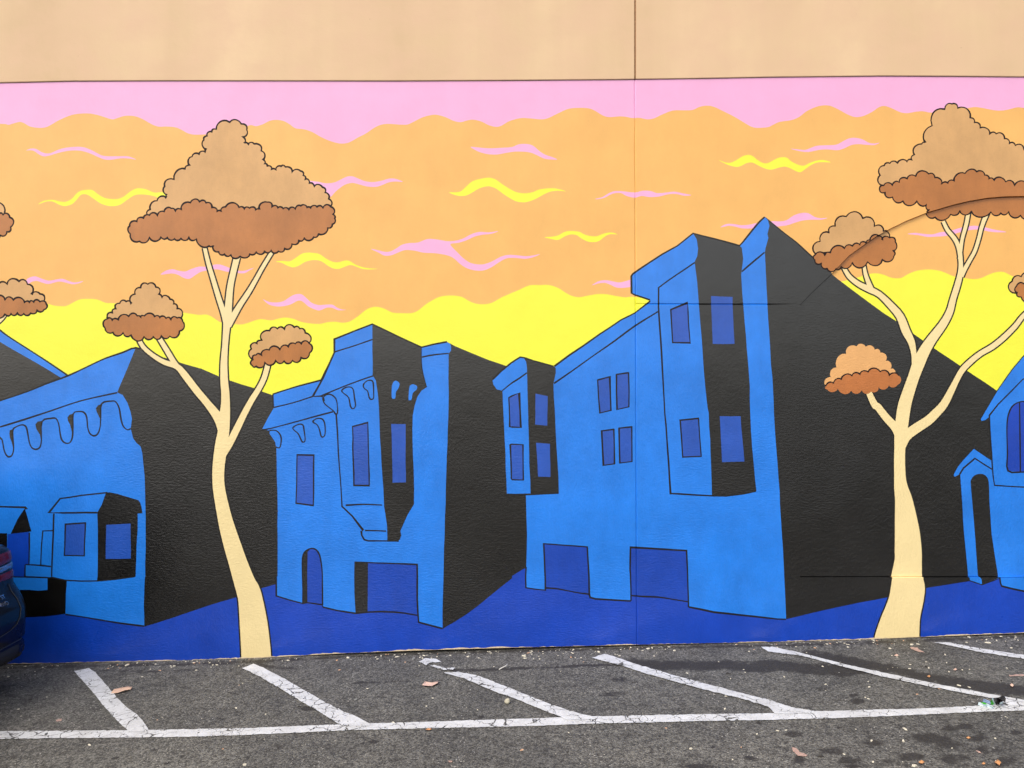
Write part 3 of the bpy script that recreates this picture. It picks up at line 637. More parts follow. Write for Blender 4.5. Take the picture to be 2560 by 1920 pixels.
def sand(name, c, r=0.8, sc=60, var=0.5):
    N = NT(name); w = N.coord()
    N.l(N.ramp(N.noise(w, sc, 4, 0.7), 0.3, 0.7, tuple(v*(1-var) for v in lin(c)[:3])+(1,), lin(c)), N.b.inputs['Base Color'])
    N.b.inputs['Roughness'].default_value = r; return N.m
xj = wx(1587.2, 0)[0]; zj = wx(1587, ytop(1587))[1]-GZ
mesh_obj('joint_filler', [(xj-0.009, -0.004, zj+0.004), (xj+0.009, -0.004, zj+0.004), (xj+0.009, -0.004, ZT), (xj-0.009, -0.004, ZT)], [(0, 1, 2, 3)], sand('joint_sealant', (176, 132, 92)), wall)
XA, XB = wx(XL, 0)[0], wx(XR, 0)[0]
def box(x0, x1, y0, y1, z0, z1):
    V = [(x, y, z) for x in (x0, x1) for y in (y0, y1) for z in (z0, z1)]
    return V, [(0, 1, 3, 2), (4, 6, 7, 5), (0, 4, 5, 1), (2, 3, 7, 6), (0, 2, 6, 4), (1, 5, 7, 3)]
V, Fc = box(XA, XB, 0.052, 0.32, -0.6, 6.75); mesh_obj('backing_wall', V, Fc, CREAM, wall)
V, Fc = box(XA-0.03, XB+0.03, -0.05, 0.36, 6.751, 6.83); mesh_obj('coping', V, Fc, CREAM, wall)
# rusty footing strip, set back under the painted plaster
V = []; Fc = []
for i, (px, py) in enumerate(BOT):
    X, Z = wx(px, py); V += [(X, 0.045, Z+0.03-GZ), (X, 0.045, Z-0.2-GZ)]
    if i: Fc.append((2*i-2, 2*i-1, 2*i+1, 2*i))
mesh_obj('footing', V, Fc, sand('rusty_footing', (40, 25, 14), 0.85, 25, 0.8), wall)
# underside lip of the plaster
V = []; Fc = []
for i, (px, py) in enumerate(BOT):
    X, Z = wx(px, py); V += [(X, 0, Z-GZ), (X, 0.045, Z-GZ-0.001)]
    if i: Fc.append((2*i-2, 2*i, 2*i+1, 2*i-1))
mesh_obj('plaster_lip', V, Fc, bpy.data.materials['rusty_footing'], wall)

# ------------------------------------------------------------------ ground
def gz(x): return GZ+GS*x
def gp(px, py, dz=0.0):
    u = (px-1280)/F; v = (py-960)/F; t_ = (H-GZ-dz)/(v+GS*u); x = t_*u
    return (x, -D+t_, gz(x)+dz)
def asphalt_nodes(N):
    w = N.coord()
    vo = N.n('ShaderNodeTexVoronoi'); vo.inputs['Scale'].default_value = 95; N.l(w, vo.inputs['Vector'])
    sepc = N.n('ShaderNodeSeparateColor'); N.l(vo.outputs['Color'], sepc.inputs[0])
    vo2 = N.n('ShaderNodeTexVoronoi'); vo2.inputs['Scale'].default_value = 210; N.l(w, vo2.inputs['Vector'])
    sep2 = N.n('ShaderNodeSeparateColor'); N.l(vo2.outputs['Color'], sep2.inputs[0])
    g1 = N.ramp(sepc.outputs[0], 0.05, 0.97, (0.060, 0.059, 0.056, 1), (0.190, 0.188, 0.178, 1))
    g2 = N.ramp(sep2.outputs[1], 0.1, 0.9, (0.55, 0.55, 0.55, 1), (1.35, 1.34, 1.30, 1))
    c = N.mix(1.0, g1, g2, 'MULTIPLY')
    big = N.ramp(N.noise(w, 1.6, 6, 0.62), 0.3, 0.72, (0.66, 0.66, 0.67, 1), (1.22, 1.20, 1.15, 1))
    c = N.mix(1.0, c, big, 'MULTIPLY')
    mid = N.ramp(N.noise(w, 14, 5, 0.7), 0.34, 0.52, (0.62, 0.61, 0.60, 1), (1.04, 1.04, 1.04, 1))
    c = N.mix(1.0, c, mid, 'MULTIPLY')
    # pale grit: a few bright stones
    vo3 = N.n('ShaderNodeTexVoronoi'); vo3.inputs['Scale'].default_value = 42; N.l(w, vo3.inputs['Vector'])
    s3 = N.n('ShaderNodeSeparateColor'); N.l(vo3.outputs['Color'], s3.inputs[0])
    pick = N.math('MULTIPLY', N.math('GREATER_THAN', s3.outputs[2], 0.86), N.math('LESS_THAN', vo3.outputs['Distance'], 0.16))
    c = N.mix(pick, c, (0.46, 0.44, 0.40, 1))
    return w, vo, c
def stain_dark_mix(N, w, c, dark=(0.024, 0.021, 0.018, 1)):
    at = N.n('ShaderNodeAttribute', attribute_name='stain_dark')
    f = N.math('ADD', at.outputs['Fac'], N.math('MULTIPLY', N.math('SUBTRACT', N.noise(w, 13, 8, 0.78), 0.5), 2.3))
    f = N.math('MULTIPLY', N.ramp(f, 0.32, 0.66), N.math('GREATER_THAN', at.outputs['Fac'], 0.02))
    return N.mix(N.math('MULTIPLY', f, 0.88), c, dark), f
def make_asphalt():
    N = NT('asphalt'); w, vo, c = asphalt_nodes(N); c, f = stain_dark_mix(N, w, c)
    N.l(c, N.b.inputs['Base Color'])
    rr = N.n('ShaderNodeMapRange'); rr.inputs[3].default_value = 0.85; rr.inputs[4].default_value = 0.8; N.l(f, rr.inputs[0]); N.l(rr.outputs[0], N.b.inputs['Roughness'])
    hgt = N.math('SUBTRACT', N.math('MULTIPLY', N.noise(w, 26, 5, 0.7), 0.004), N.math('MULTIPLY', vo.outputs['Distance'], 0.0035))
    bp = N.n('ShaderNodeBump'); bp.inputs['Distance'].default_value = 1.0; bp.inputs['Strength'].default_value = 0.8
    N.l(hgt, bp.inputs['Height']); N.l(bp.outputs[0], N.b.inputs['Normal']); return N.m
ASPH = make_asphalt()
def make_line(wear=0.40):
    N = NT('worn_white_paint'); w, vo, c = asphalt_nodes(N)
    c = N.mix(1.0, c, (0.85, 0.85, 0.85, 1), 'MULTIPLY')
    dn = N.n('ShaderNodeTexNoise'); dn.inputs['Scale'].default_value = 18; dn.inputs['Detail'].default_value = 4; N.l(w, dn.inputs['Vector'])
    vm = N.n('ShaderNodeVectorMath', operation='MULTIPLY_ADD'); N.l(dn.outputs['Color'], vm.inputs[0]); vm.inputs[1].default_value = (0.07, 0.07, 0.0); N.l(w, vm.inputs[2])
    ve = N.n('ShaderNodeTexVoronoi', feature='DISTANCE_TO_EDGE'); ve.inputs['Scale'].default_value = 13; N.l(vm.outputs[0], ve.inputs['Vector'])
    crack = N.math('LESS_THAN', ve.outputs['Distance'], N.math('MULTIPLY', N.ramp(N.noise(w, 5, 2), 0.42, 0.66), 0.04))
    hole = N.math('GREATER_THAN', N.noise(w, 38, 5, 0.75), 0.635)
    bare = N.math('MAXIMUM', crack, hole)
    dirt = N.ramp(N.noise(w, 9, 6, 0.7), 0.25, 0.7, (0.54, 0.545, 0.55, 1), (0.78, 0.80, 0.825, 1))
    gr = N.ramp(N.noise(w, 120, 3, 0.7), 0.3, 0.6, (0.80, 0.80, 0.80, 1), (1, 1, 1, 1))
    dirt = N.mix(1.0, dirt, gr, 'MULTIPLY')
    N.l(N.mix(bare, dirt, c), N.b.inputs['Base Color']); N.b.inputs['Roughness'].default_value = 0.7
    hgt = N.math('ADD', N.math('MULTIPLY', bare, -0.002), N.math('MULTIPLY', N.noise(w, 60, 4, 0.7), 0.002))
    bp = N.n('ShaderNodeBump'); bp.inputs['Distance'].default_value = 1.0; bp.inputs['Strength'].default_value = 0.7
    N.l(hgt, bp.inputs['Height']); N.l(bp.outputs[0], N.b.inputs['Normal']); return N.m
LINE = make_line()

# stains: bands and blots, laid out on the ground; last band darkens the wall foot
def d_(t, *a): return t(*a)
bands = [(D1(1700,812,1900,812,2212,806)+D2(0,800,300,792,600,775,900,765), 4.5, 0.8), (D2(1050,752,1300,775,1600,775,1900,770,2212,790)+D3(0,760,300,790,600,800,800,810), 15, 1.0),
         (D2(1900,800,2212,815)+D3(100,800,400,830,700,850), 9, 0.9), (D3(380,675,700,735,1000,790,1300,860,1600,910,1900,945,2212,985,2400,1000), 13, 1.0), (D3(1500,930,1900,980,2300,1020), 13, 0.8),
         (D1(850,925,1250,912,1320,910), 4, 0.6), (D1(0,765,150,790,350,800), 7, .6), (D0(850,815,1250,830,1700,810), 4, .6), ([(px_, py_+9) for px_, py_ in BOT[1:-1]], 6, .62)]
blots = [(D1(440,1150), 22, 6, .8), (D1(1010,1430), 14, 4, 1), (D1(1950,1215), 9, 3, .9), (D1(1975,1585), 8, 3, .9), (D1(1200,1590), 26, 4, .6), (D1(200,1470), 22, 7, .5), (D2(920,895), 22, 7, .8), (D2(860,1020), 30, 9, .6), (D2(540,952), 8, 2.5, .8), (D2(1730,1475), 8, 3, 1), (D2(1200,1530), 7, 3, 1), (D2(1230,1125), 12, 3, .6),
         (D3(740,1028), 16, 4, 1), (D3(775,1085), 18, 7, 1), (D3(615,1040), 7, 2.5, .8), (D3(500,1013), 6, 2.5, .8), (D3(230,1365), 24, 9, .7), (D3(1560,1320), 22, 7, .9), (D3(1700,1300), 22, 8, 1), (D3(1400,1400), 54, 13, .9), (D3(1560,1460), 40, 12, .8), (D3(1810,1400), 20, 8, .9), (D3(2150,1350), 26, 6, .8), (D3(900,1440), 30, 9, .7), (D3(1230,1560), 34, 11, .9), (D3(560,1510), 36, 10, .7), (D3(700,1590), 34, 11, .7), (D3(1900,1500), 40, 12, .6), (D3(270,1590), 16, 12, .9), (D3(730,1640), 18, 5, .9), (D3(1620,1580), 40, 12, .7), (D3(1050,1610), 20, 8, .6), (D3(2050,1600), 40, 12, .7), (D2(2060,1580), 20, 7, .7), (D2(1600,1645), 50, 6, .8), (D2(740,1540), 10, 5, .7), (D2(2130,1270), 9, 4, .8), (D0(1000,1575), 12, 4, .9), (D0(1570,1560), 9, 5, .8), (D0(2020,1015), 20, 4, .6), (D3(620,1310), 9, 3, .9)]
blots = [(p[0][0], p[0][1], a, b, s) for p, a, b, s in blots]
rs = random.Random(3)
for i in range(70):
    px = rs.uniform(0, 2560); blots.append((px, rs.uniform(1780, 1930), rs.uniform(3, 10), rs.uniform(2, 4), rs.uniform(.4, .8)))
GX0, GX1, GY0, GY1, ST = -4.6, 4.6, -3.4, 0.10, 0.02
nx, ny = int(round((GX1-GX0)/ST))+1, int(round((GY1-GY0)/ST))+1
gx, gy = np.meshgrid(np.linspace(GX0, GX1, nx), np.linspace(GY0, GY1, ny))
gzz = GZ+GS*gx
dep = gy+D; PX = 1280+F*gx/dep; PY = 960+F*(H-gzz)/dep
stain_dark = np.zeros_like(gx)
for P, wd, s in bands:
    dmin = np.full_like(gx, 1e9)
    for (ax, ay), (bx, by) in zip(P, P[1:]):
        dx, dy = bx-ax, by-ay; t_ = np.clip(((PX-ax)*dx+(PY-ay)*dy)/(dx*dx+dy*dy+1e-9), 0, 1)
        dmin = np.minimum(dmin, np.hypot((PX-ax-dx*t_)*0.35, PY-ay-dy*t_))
    stain_dark = np.maximum(stain_dark, s*np.clip(1.25-dmin/wd, 0, 1))
for cx, cy, a, b, s in blots:
    q = np.hypot((PX-cx)/a, (PY-cy)/b); stain_dark = np.maximum(stain_dark, s*np.clip(1.5-q, 0, 1))
co = np.stack([gx.ravel(), gy.ravel(), gzz.ravel()], 1)
ii = np.arange((ny-1)*nx).reshape(ny-1, nx)[:, :-1].ravel()
fq = np.stack([ii, ii+1, ii+nx+1, ii+nx], 1)
# a wide apron around the fine sheet
BX, BY0, BY1 = 300.0, -300.0, 300.0
ex = [(-BX, BY0), (BX, BY0), (BX, GY0), (-BX, GY0), (-BX, GY1), (GX0, GY1), (GX0, GY0), (GX1, GY0), (GX1, GY1), (BX, GY1), (BX, BY1), (-BX, BY1)]
eo = len(co); co = np.vstack([co, np.array([(x, y, GZ+GS*x) for x, y in ex])])
me = bpy.data.meshes.new('car_park'); 
allf = [tuple(int(v) for v in f) for f in fq] + [tuple(eo+k for k in q) for q in ((0, 1, 2, 3), (3, 6, 5, 4), (7, 2, 9, 8), (4, 9, 10, 11))]
me.from_pydata(co.tolist(), [], allf)
at = me.attributes.new('stain_dark', 'FLOAT', 'POINT'); at.data.foreach_set('value', np.concatenate([stain_dark.ravel(), np.zeros(len(ex))]).astype(np.float32))
me.materials.append(ASPH); me.update()
go = bpy.data.objects.new('ground', me); COL.objects.link(go); tag(go, kind='structure')

# painted bay lines, 2 mm coats with ragged edges
def ragged(P, dz, amp=1.6, step=7):
    out = []
    for a, b in zip(P, P[1:]+P[:1]):
        l = math.hypot(b[0]-a[0], b[1]-a[1]); n = max(1, int(l/step))
        for k in range(n):
            t_ = k/n; x, y = a[0]+(b[0]-a[0])*t_, a[1]+(b[1]-a[1])*t_
            j = noise.noise(Vector((x*0.09, y*0.2, dz*99)))*amp + random.uniform(-0.5, 0.5)*amp*0.6
            nx_, ny_ = (b[1]-a[1])/l, -(b[0]-a[0])/l
            out.append((x+nx_*j*1.6, y+ny_*j))
    return out
def ground_poly(name, P, dz, mat, amp=1.6, step=7):
    Q = ragged(P, dz, amp, step)
    r = delaunay_2d_cdt([Vector(q) for q in Q], [], [list(range(len(Q))) if sum(Q[i][0]*Q[(i+1) % len(Q)][1]-Q[(i+1) % len(Q)][0]*Q[i][1] for i in range(len(Q))) > 0 else list(range(len(Q)))[::-1]], 1, 1e-4)
    V = [gp(v.x, v.y, dz) for v in r[0]]; Fc = []
    for f in r[2]:
        a, b, c = (V[i] for i in f[:3])
        Fc.append(tuple(f) if (b[0]-a[0])*(c[1]-a[1])-(b[1]-a[1])*(c[0]-a[0]) > 0 else tuple(f)[::-1])
    return mesh_obj(name, V, Fc, mat)
top = [(-700, 1830)]+D0(0,1340,540,1336,1080,1333,1700,1322,2212,1312)+D1(400,1294,720,1280,1000,1272,1600,1255,2212,1235)+D2(430,1220,700,1212,1400,1198,2212,1185)+D3(300,1172,690,1160,1440,1140,1850,1118,2212,1095)+[(3000, 1752)]
bot = [(-700, 1849)]+D0(0,1407,540,1400,1080,1396,1700,1386,2212,1370)+D1(500,1345,1000,1325,1600,1312,2212,1300)+D2(300,1290,700,1275,1400,1258,2212,1243)+D3(400,1232,690,1224,1450,1192,1850,1172,2212,1160)+[(3000, 1775)]
lines = [ground_poly('painted_line', top+bot[::-1], 0.004, LINE, 1.1)]
for P in (D0(640,820,770,795,820,830,900,920,1000,1040,1090,1130,1180,1190,1280,1312,1290,1345,1120,1345,1080,1310,1000,1240,870,1090,740,930),
          D0(2090,795,2190,760)+D1(60,790,250,890,370,960,480,1020,600,1090,740,1160,870,1215,985,1275,985,1295,760,1295,700,1270,560,1180,380,1075,150,935,0,850),
          D1(1620,835,1750,828,1900,855,2050,910,2212,975)+D2(60,1000,250,1075,500,1165,700,1215,700,1240,460,1240,430,1220,200,1130,0,1050)+D1(2100,1010,2000,970,1800,885),
          D2(690,705,800,672,920,705,1050,755,1280,820,1500,885,1700,935,2000,1015,2212,1065)+D3(200,1130,400,1165,400,1185,60,1190)+D2(2212,1125,1950,1050,1700,990,1400,910,1150,840,950,775),
          D2(2150,612)+D3(60,612,350,680,700,770,1080,850,1450,930,1900,1015,2212,1070,2330,1095,2330,1130,2100,1115,1950,1060,1800,1030,1400,955,1000,870,800,820,600,770,300,690,0,652),
          D3(1430,575,1560,572,1800,620,2212,680,2500,725,2500,765,2212,715,1850,660,1600,605)):
    lines.append(ground_poly('painted_line', P, 0.0065, LINE, 1.3))
lines.append(ground_poly('painted_line', D1(1405,740,1460,710,1560,715,1600,740,1500,750,1470,770), 0.0065, LINE, 1.6))
lines.append(ground_poly('painted_line', D1(1500,775,1540,768,1640,798,1720,790,1700,806,1620,808), 0.0065, LINE, 1.8))
for o in lines: tag(o, kind='structure')
def plainmat(name, c, rough=0.6, var=0.25, sc=40, metal=0.0):
    N = NT(name); w = N.coord()
    N.l(N.ramp(N.noise(w, sc, 4, 0.6), 0.3, 0.7, tuple(v*(1-var) for v in lin(c)[:3])+(1,), lin(c)), N.b.inputs['Base Color'])
    N.b.inputs['Roughness'].default_value = rough; N.b.inputs['Metallic'].default_value = metal; return N.m
SPILL = plainmat('pink_spill', (206, 172, 158), 0.7, 0.5, 90)
for P in (D3(205,1480,240,1485,270,1520,345,1545,330,1558,260,1550,215,1515), D3(2080,855,2140,848,2250,850,2240,862,2090,866), D3(1225,615,1290,618,1320,640,1355,660,1300,652,1240,630), D3(1795,1505,1830,1515,1860,1535,1820,1530),
          D0(480,1240,535,1232,530,1250,490,1258), D1(1660,1592,1700,1597,1690,1610,1665,1608)):
    tag(ground_poly('paint_spill', P, 0.003, SPILL, 1.5, 4), kind='structure')

# ------------------------------------------------------------------ small things on the ground
def leaf(P, label, col, curl=0.012, dz=0.004):
    Q = [gp(x, y, dz) for x, y in P]; n = len(Q)
    c = [sum(q[i] for q in Q)/n for i in range(3)]
    V = [(c[0], c[1], c[2]+curl*0.2)]
    for i, q in enumerate(Q):
        V.append((c[0]+(q[0]-c[0])*0.55, c[1]+(q[1]-c[1])*0.55, c[2]+(q[2]-c[2])*0.55+curl*0.35*(0.5+0.5*math.sin(i*2.1))))
    for i, q in enumerate(Q): V.append((q[0], q[1], q[2]+curl*(0.25+0.75*abs(math.sin(i*1.3)))))
    Fc = []
    for i in range(n):
        j = (i+1) % n; Fc += [(0, 1+i, 1+j), (1+i, 1+n+i, 1+n+j, 1+j)]
    m = len(V)
    V += [(x, y, z-0.0012) for x, y, z in V]
    Fc += [tuple(k+m for k in f[::-1]) for f in Fc]
    for i in range(n):
        j = (i+1) % n; Fc.append((1+n+i, 1+n+i+m, 1+n+j+m, 1+n+j))
    o = mesh_obj('fallen_leaf', V, Fc, col, smooth=True); tag(o, label, 'leaf', 'fallen leaves on the asphalt'); return o
LEAF = plainmat('dry_leaf', (240, 202, 176), 0.6, 0.3, 60); LEAFO = plainmat('orange_leaf', (224, 164, 112), 0.6, 0.3, 60); LEAFP = plainmat('pink_leaf', (236, 200, 182), 0.6, 0.25, 60)
leaf(D0(955,1018,985,992,1040,975,1110,963,1142,972,1130,985,1080,1000,1020,1015), 'long pale orange leaf lying across the first bay line from the left', LEAF)
leaf(D1(1435,945,1460,925,1520,928,1580,918,1570,938,1520,955,1465,962), 'torn pinkish leaf on bare asphalt left of the broken bay line', LEAFP)
leaf(D1(1465,1328,1490,1323,1522,1328,1500,1337,1475,1336), 'small rust brown leaf just in front of the long white line', LEAFO, .008)
leaf(D3(1375,868,1392,862,1404,872,1390,882), 'small orange leaf in the dark streak behind the last full bay line', LEAFO, .008)
leaf(D3(2090,942,2105,938,2125,950,2115,966,2098,960), 'pale pink leaf scrap in the dark streak above the litter', LEAFP, .01)
leaf(D3(1300,1612,1325,1605,1355,1615,1335,1630,1310,1628), 'orange leaf at the bottom edge among dark oil spots', LEAFO, .01)
leaf(D3(1712,1400,1730,1395,1750,1404,1733,1413), 'tiny orange leaf beside the large oil spot right of centre', LEAFO, .008)
leaf(D3(1600,812,1618,803,1635,812,1618,822), 'small pink leaf scrap between the last two bay lines', LEAFP, .008)
leaf(D3(1845,1625,1862,1618,1880,1626,1865,1636), 'small orange leaf in the lower right corner', LEAFO, .008)
leaf(D3(1955,1612,1985,1602,2015,1620,2000,1650,1975,1635), 'ragged brown leaf in the lower right corner beside the smaller leaf', LEAFO, .012)
leaf(D3(1090,688,1110,680,1130,690,1112,698), 'pink paint scrap like leaf near the foot of the right tree', LEAFP, .008)

# pebble
bm = bmesh.new(); bmesh.ops.create_icosphere(bm, subdivisions=3, radius=1)
p0 = gp(640+2172*K, 1440+1100*K)
for v in bm.verts:
    n = noise.noise(v.co*1.4)*0.25+noise.noise(v.co*4)*0.07
    v.co = Vector((v.co.x*0.019, v.co.y*0.022, v.co.z*0.017))*(1+n); v.co.z += v.co.x*0.25
me = bpy.data.meshes.new('stone'); bm.to_mesh(me); bm.free(); me.materials.append(plainmat('pale_stone', (196, 190, 168), 0.8, 0.3, 120))
me.polygons.foreach_set('use_smooth', [True]*len(me.polygons))
st = bpy.data.objects.new('stone', me); COL.objects.link(st); st.location = (p0[0], p0[1], p0[2]+0.014); tag(st, 'pale grey pebble just below the broken bay line in the middle', 'stone')
# bent white stub near it
a = gp(*D1(2100,815)[0]); b = gp(*D1(2125,805)[0]); c = gp(*D1(2150,798)[0]); d = gp(*D1(2172,786)[0])
def tube(name, pts, r, mat, parent=None, seg=8):
    V = []; Fc = []
    for i, p in enumerate(pts):
        p = Vector(p); t_ = (Vector(pts[min(i+1, len(pts)-1)])-Vector(pts[max(i-1, 0)])).normalized()
        s = t_.cross(Vector((0, 0, 1))).normalized() if abs(t_.z) < .95 else Vector((1, 0, 0)); u = s.cross(t_)
        for k in range(seg):
            an = 2*math.pi*k/seg; V.append(p+(s*math.cos(an)+u*math.sin(an))*(r if not callable(r) else r(i)))
    for i in range(len(pts)-1):
        for k in range(seg):
            k2 = (k+1) % seg; Fc.append((i*seg+k, i*seg+k2, (i+1)*seg+k2, (i+1)*seg+k))
    Fc += [tuple(range(seg))[::-1], tuple(len(V)-seg+k for k in range(seg))]
    return mesh_obj(name, V, Fc, mat, parent, smooth=True)
tw = tube('plastic_strip', [(p[0], p[1], p[2]+0.006+0.004*i) for i, p in enumerate((a, b, c, d))], 0.0035, plainmat('white_plastic', (226, 222, 214), 0.5, 0.1))
tag(tw, 'short bent white plastic strip lying on the dark crack near the wall', 'plastic strip')

# crumpled wrapper and bottle at the junction of the lines
lp = gp(2500, 1762)
lit = tag(empty('crumpled_wrapper', lp), 'crumpled green and white wrapper with a black lining on the white line at the right', 'litter')
ZT4 = tile(0, 0)
def Zp(x, y): return (2420+x*140/2212, 1700+y*105/1659)
def lpoly(name, P, mat, hs):
    Vb = []
    for (x, y), hgt in zip(P, hs):
        g = gp(*Zp(x, y), hgt); Vb.append((g[0]-lp[0], g[1]-lp[1], g[2]-lp[2]))
    n = len(Vb); c = tuple(sum(v[i] for v in Vb)/n for i in range(3)); c = (c[0], c[1], c[2]+0.006)
    V = Vb+[c]+[(v[0], v[1]+0.002, v[2]-0.0012) for v in Vb+[c]]
    Fc = [(i, (i+1) % n, n) for i in range(n)]+[((i+1) % n+n+1, i+n+1, 2*n+1) for i in range(n)]+[(i, i+n+1, (i+1) % n+n+1, (i+1) % n) for i in range(n)]
    return mesh_obj(name, V, Fc, mat, lit)
Wm = plainmat('wrapper_white', (206, 226, 232), 0.35, 0.12, 90); Gm = plainmat('wrapper_green', (70, 190, 40), 0.35, 0.3, 90); Bm = plainmat('wrapper_black', (34, 30, 32), 0.3, 0.5, 60); Bl = plainmat('wrapper_blue', (164, 184, 226), 0.35, 0.15, 80)
lpoly('torn_sheet', [(395,980),(430,870),(600,900),(760,930),(900,1000),(1030,1090),(1020,1130),(820,1100),(720,1040),(560,1040)], Wm, [.003,.02,.012,.02,.02,.02,.004,.003,.003,.003])
lpoly('blue_panel', [(590,860),(620,740),(760,790),(880,850),(900,960),(760,900)], Bl, [.018,.045,.04,.045,.03,.024])
lpoly('green_print', [(500,880),(620,890),(740,940),(720,970),(600,935)], Gm, [.024,.024,.028,.026,.022])
lpoly('green_fold', [(890,840),(940,770),(1000,870),(1040,960),(960,990),(900,940)], Gm, [.035,.06,.055,.03,.02,.025])
lpoly('white_edge', [(945,700),(1005,705),(1030,830),(1085,950),(1050,945),(985,860)], Wm, [.075,.075,.05,.02,.02,.05])
lpoly('black_lining', [(1005,705),(1200,690),(1380,600),(1440,640),(1500,730),(1470,880),(1390,830),(1260,890),(1230,960),(1100,960),(1040,860)], Bm, [.07,.065,.06,.055,.045,.02,.05,.03,.006,.006,.04])
lpoly('white_tip', [(1260,890),(1380,850),(1395,900),(1290,970),(1250,970)], Wm, [.028,.03,.02,.005,.005])

# chips of paint, grit and leaf crumbs along the foot of the wall
V = []; Fc = []; mi = []
rr = random.Random(11)
for i in range(950):
    near = rr.random() < 0.55
    x = rr.uniform(-4.2, 4.4); y = -abs(rr.gauss(0.0, 0.09))-0.004 if near else -rr.uniform(0.03, 2.2)
    if not near and rr.random() < 0.35 and x < 0.5: x = rr.uniform(0.8, 4)
    if near and noise.noise(Vector((x*1.7, 2, 0))) < -0.15: continue
    s = rr.uniform(0.002, 0.0065)*(1.7 if rr.random() < 0.06 else 1)
    z = gz(x); an = rr.uniform(0, 6.28); el = rr.uniform(1, 2.6); n = 5; b = len(V); th = s*rr.uniform(0.25, 0.8)
    pts = [(math.cos(an)*math.cos(k*6.283/n)*s*el-math.sin(an)*math.sin(k*6.283/n)*s, math.sin(an)*math.cos(k*6.283/n)*s*el+math.cos(an)*math.sin(k*6.283/n)*s) for k in range(n)]
    V += [(x+p, y+q, z) for p, q in pts]+[(x+p*0.8, y+q*0.8, z+th*rr.uniform(.7, 1.3)) for p, q in pts]
    Fc.append(tuple(b+n+k for k in range(n))); Fc += [(b+k, b+(k+1) % n, b+n+(k+1) % n, b+n+k) for k in range(n)]
    m_ = rr.choices([0, 1, 2, 3], [6, 1, 3, 3])[0]; mi += [m_]*(n+1)
ch = mesh_obj('paint_chips', V, Fc, [plainmat('chip_cream', (236, 228, 206), .7), plainmat('chip_orange', (224, 176, 140), .7), plainmat('chip_grey', (150, 150, 146), .8), plainmat('chip_dark', (52, 48, 42), .8)], None, mi)
tag(ch, 'cream, orange and grey paint chips and grit scattered along the foot of the wall', 'paint chips', kind='stuff')

# ------------------------------------------------------------------ the parked car (tail towards the right, alongside the wall)
def carpaint():
    N = NT('black_car_paint'); w = N.coord()
    N.b.inputs['Base Color'].default_value = (0.003, 0.0035, 0.005, 1); N.b.inputs['Specular IOR Level'].default_value = 0.15
    N.b.inputs['Coat Weight'].default_value = 0.3; N.b.inputs['Coat Roughness'].default_value = 0.04
    N.l(N.ramp(N.noise(w, 9, 5, .7), .3, .8, (0.22,)*3+(1,), (0.42,)*3+(1,)), N.b.inputs['Roughness']); return N.m
CARP = carpaint()
def simple(name, c, rough, metal=0, **kw):
    N = NT(name); N.b.inputs['Base Color'].default_value = lin(c); N.b.inputs['Roughness'].default_value = rough; N.b.inputs['Metallic'].default_value = metal
    for k_, v_ in kw.items(): N.b.inputs[k_.replace('_', ' ')].default_value = v_
    return N.m
GLASS = simple('tinted_glass', (10, 12, 16), 0.05, 0, Coat_Weight=1.0); RED = simple('red_lens', (96, 3, 6), 0.12)
CLEAR = simple('clear_lens', (150, 158, 170), 0.08, 0.8); CHROME = simple('chrome', (210, 214, 220), 0.12, 1.0)
TYRE = simple('tyre_rubber', (18, 18, 18), 0.85); PLAS = simple('black_plastic', (22, 22, 24), 0.6); RIM = simple('alloy', (150, 152, 156), 0.3, 1.0); SEAM = simple('seam_rubber', (60, 62, 66), 0.35, 0.3)
CY = -0.30-0.90                    # car centre line
XT = -3.40                         # rearmost point of bumper
car = empty('parked_car', (XT, CY, gz(XT)+0.0)); car.rotation_euler = (0, -math.atan(GS), 0)
tag(car, 'dark parked hatchback, only its rear corner in view at the left border', 'car')
# local axes: x forward = -X world.  body by horizontal rings: (z, rear inset, front inset, half width, corner radius)
Lc_ = 4.35
rings = [(0.200,.060,.10,.82,.15),(0.225,.022,.06,.88,.15),(0.30,.010,.03,.895,.15),(0.335,.020,.02,.895,.17),(0.36,.004,.01,.90,.16),(0.50,.0,.0,.905,.15),(0.56,.004,.0,.905,.15),(0.60,.022,.0,.905,.14),(0.66,.055,.02,.905,.13),(0.72,.088,.04,.90,.13),(0.80,.094,.10,.90,.13),(0.90,.092,.30,.895,.14),(0.96,.100,.62,.885,.14),(0.985,.125,.90,.875,.15),(1.005,.175,1.12,.86,.16),(1.03,.215,1.20,.84,.16),(1.15,.255,1.36,.80,.17),(1.30,.33,1.60,.74,.18),(1.42,.42,1.86,.68,.2),(1.47,.52,2.05,.62,.2),(1.49,.75,2.3,.50,.2)]
def ring(z, ri, fi, hw_, cr_, n=7, grow=0.0):
    x0, x1 = ri-grow, Lc_-fi+grow; hw2 = hw_+grow; pts = []
    for (cx, cy, a0) in ((x0+cr_, hw2-cr_, 90), (x0+cr_, -hw2+cr_, 180), (x1-cr_, -hw2+cr_, 270), (x1-cr_, hw2-cr_, 0)):
        for k in range(n+1):
            an = math.radians(a0+90*k/n); pts.append((-(cx+cr_*math.cos(an)), cy+cr_*math.sin(an), z))
    return pts
V = []; Fc = []
for r in rings: V += ring(*r)
m = len(ring(*rings[0]))
for i in range(len(rings)-1):
    for k in range(m):
        k2 = (k+1) % m; Fc.append((i*m+k2, i*m+k, (i+1)*m+k, (i+1)*m+k2))
Fc += [tuple(range(m)), tuple(len(V)-m+k for k in range(m))[::-1]]
body = mesh_obj('body', V, Fc, CARP, car, smooth=True)
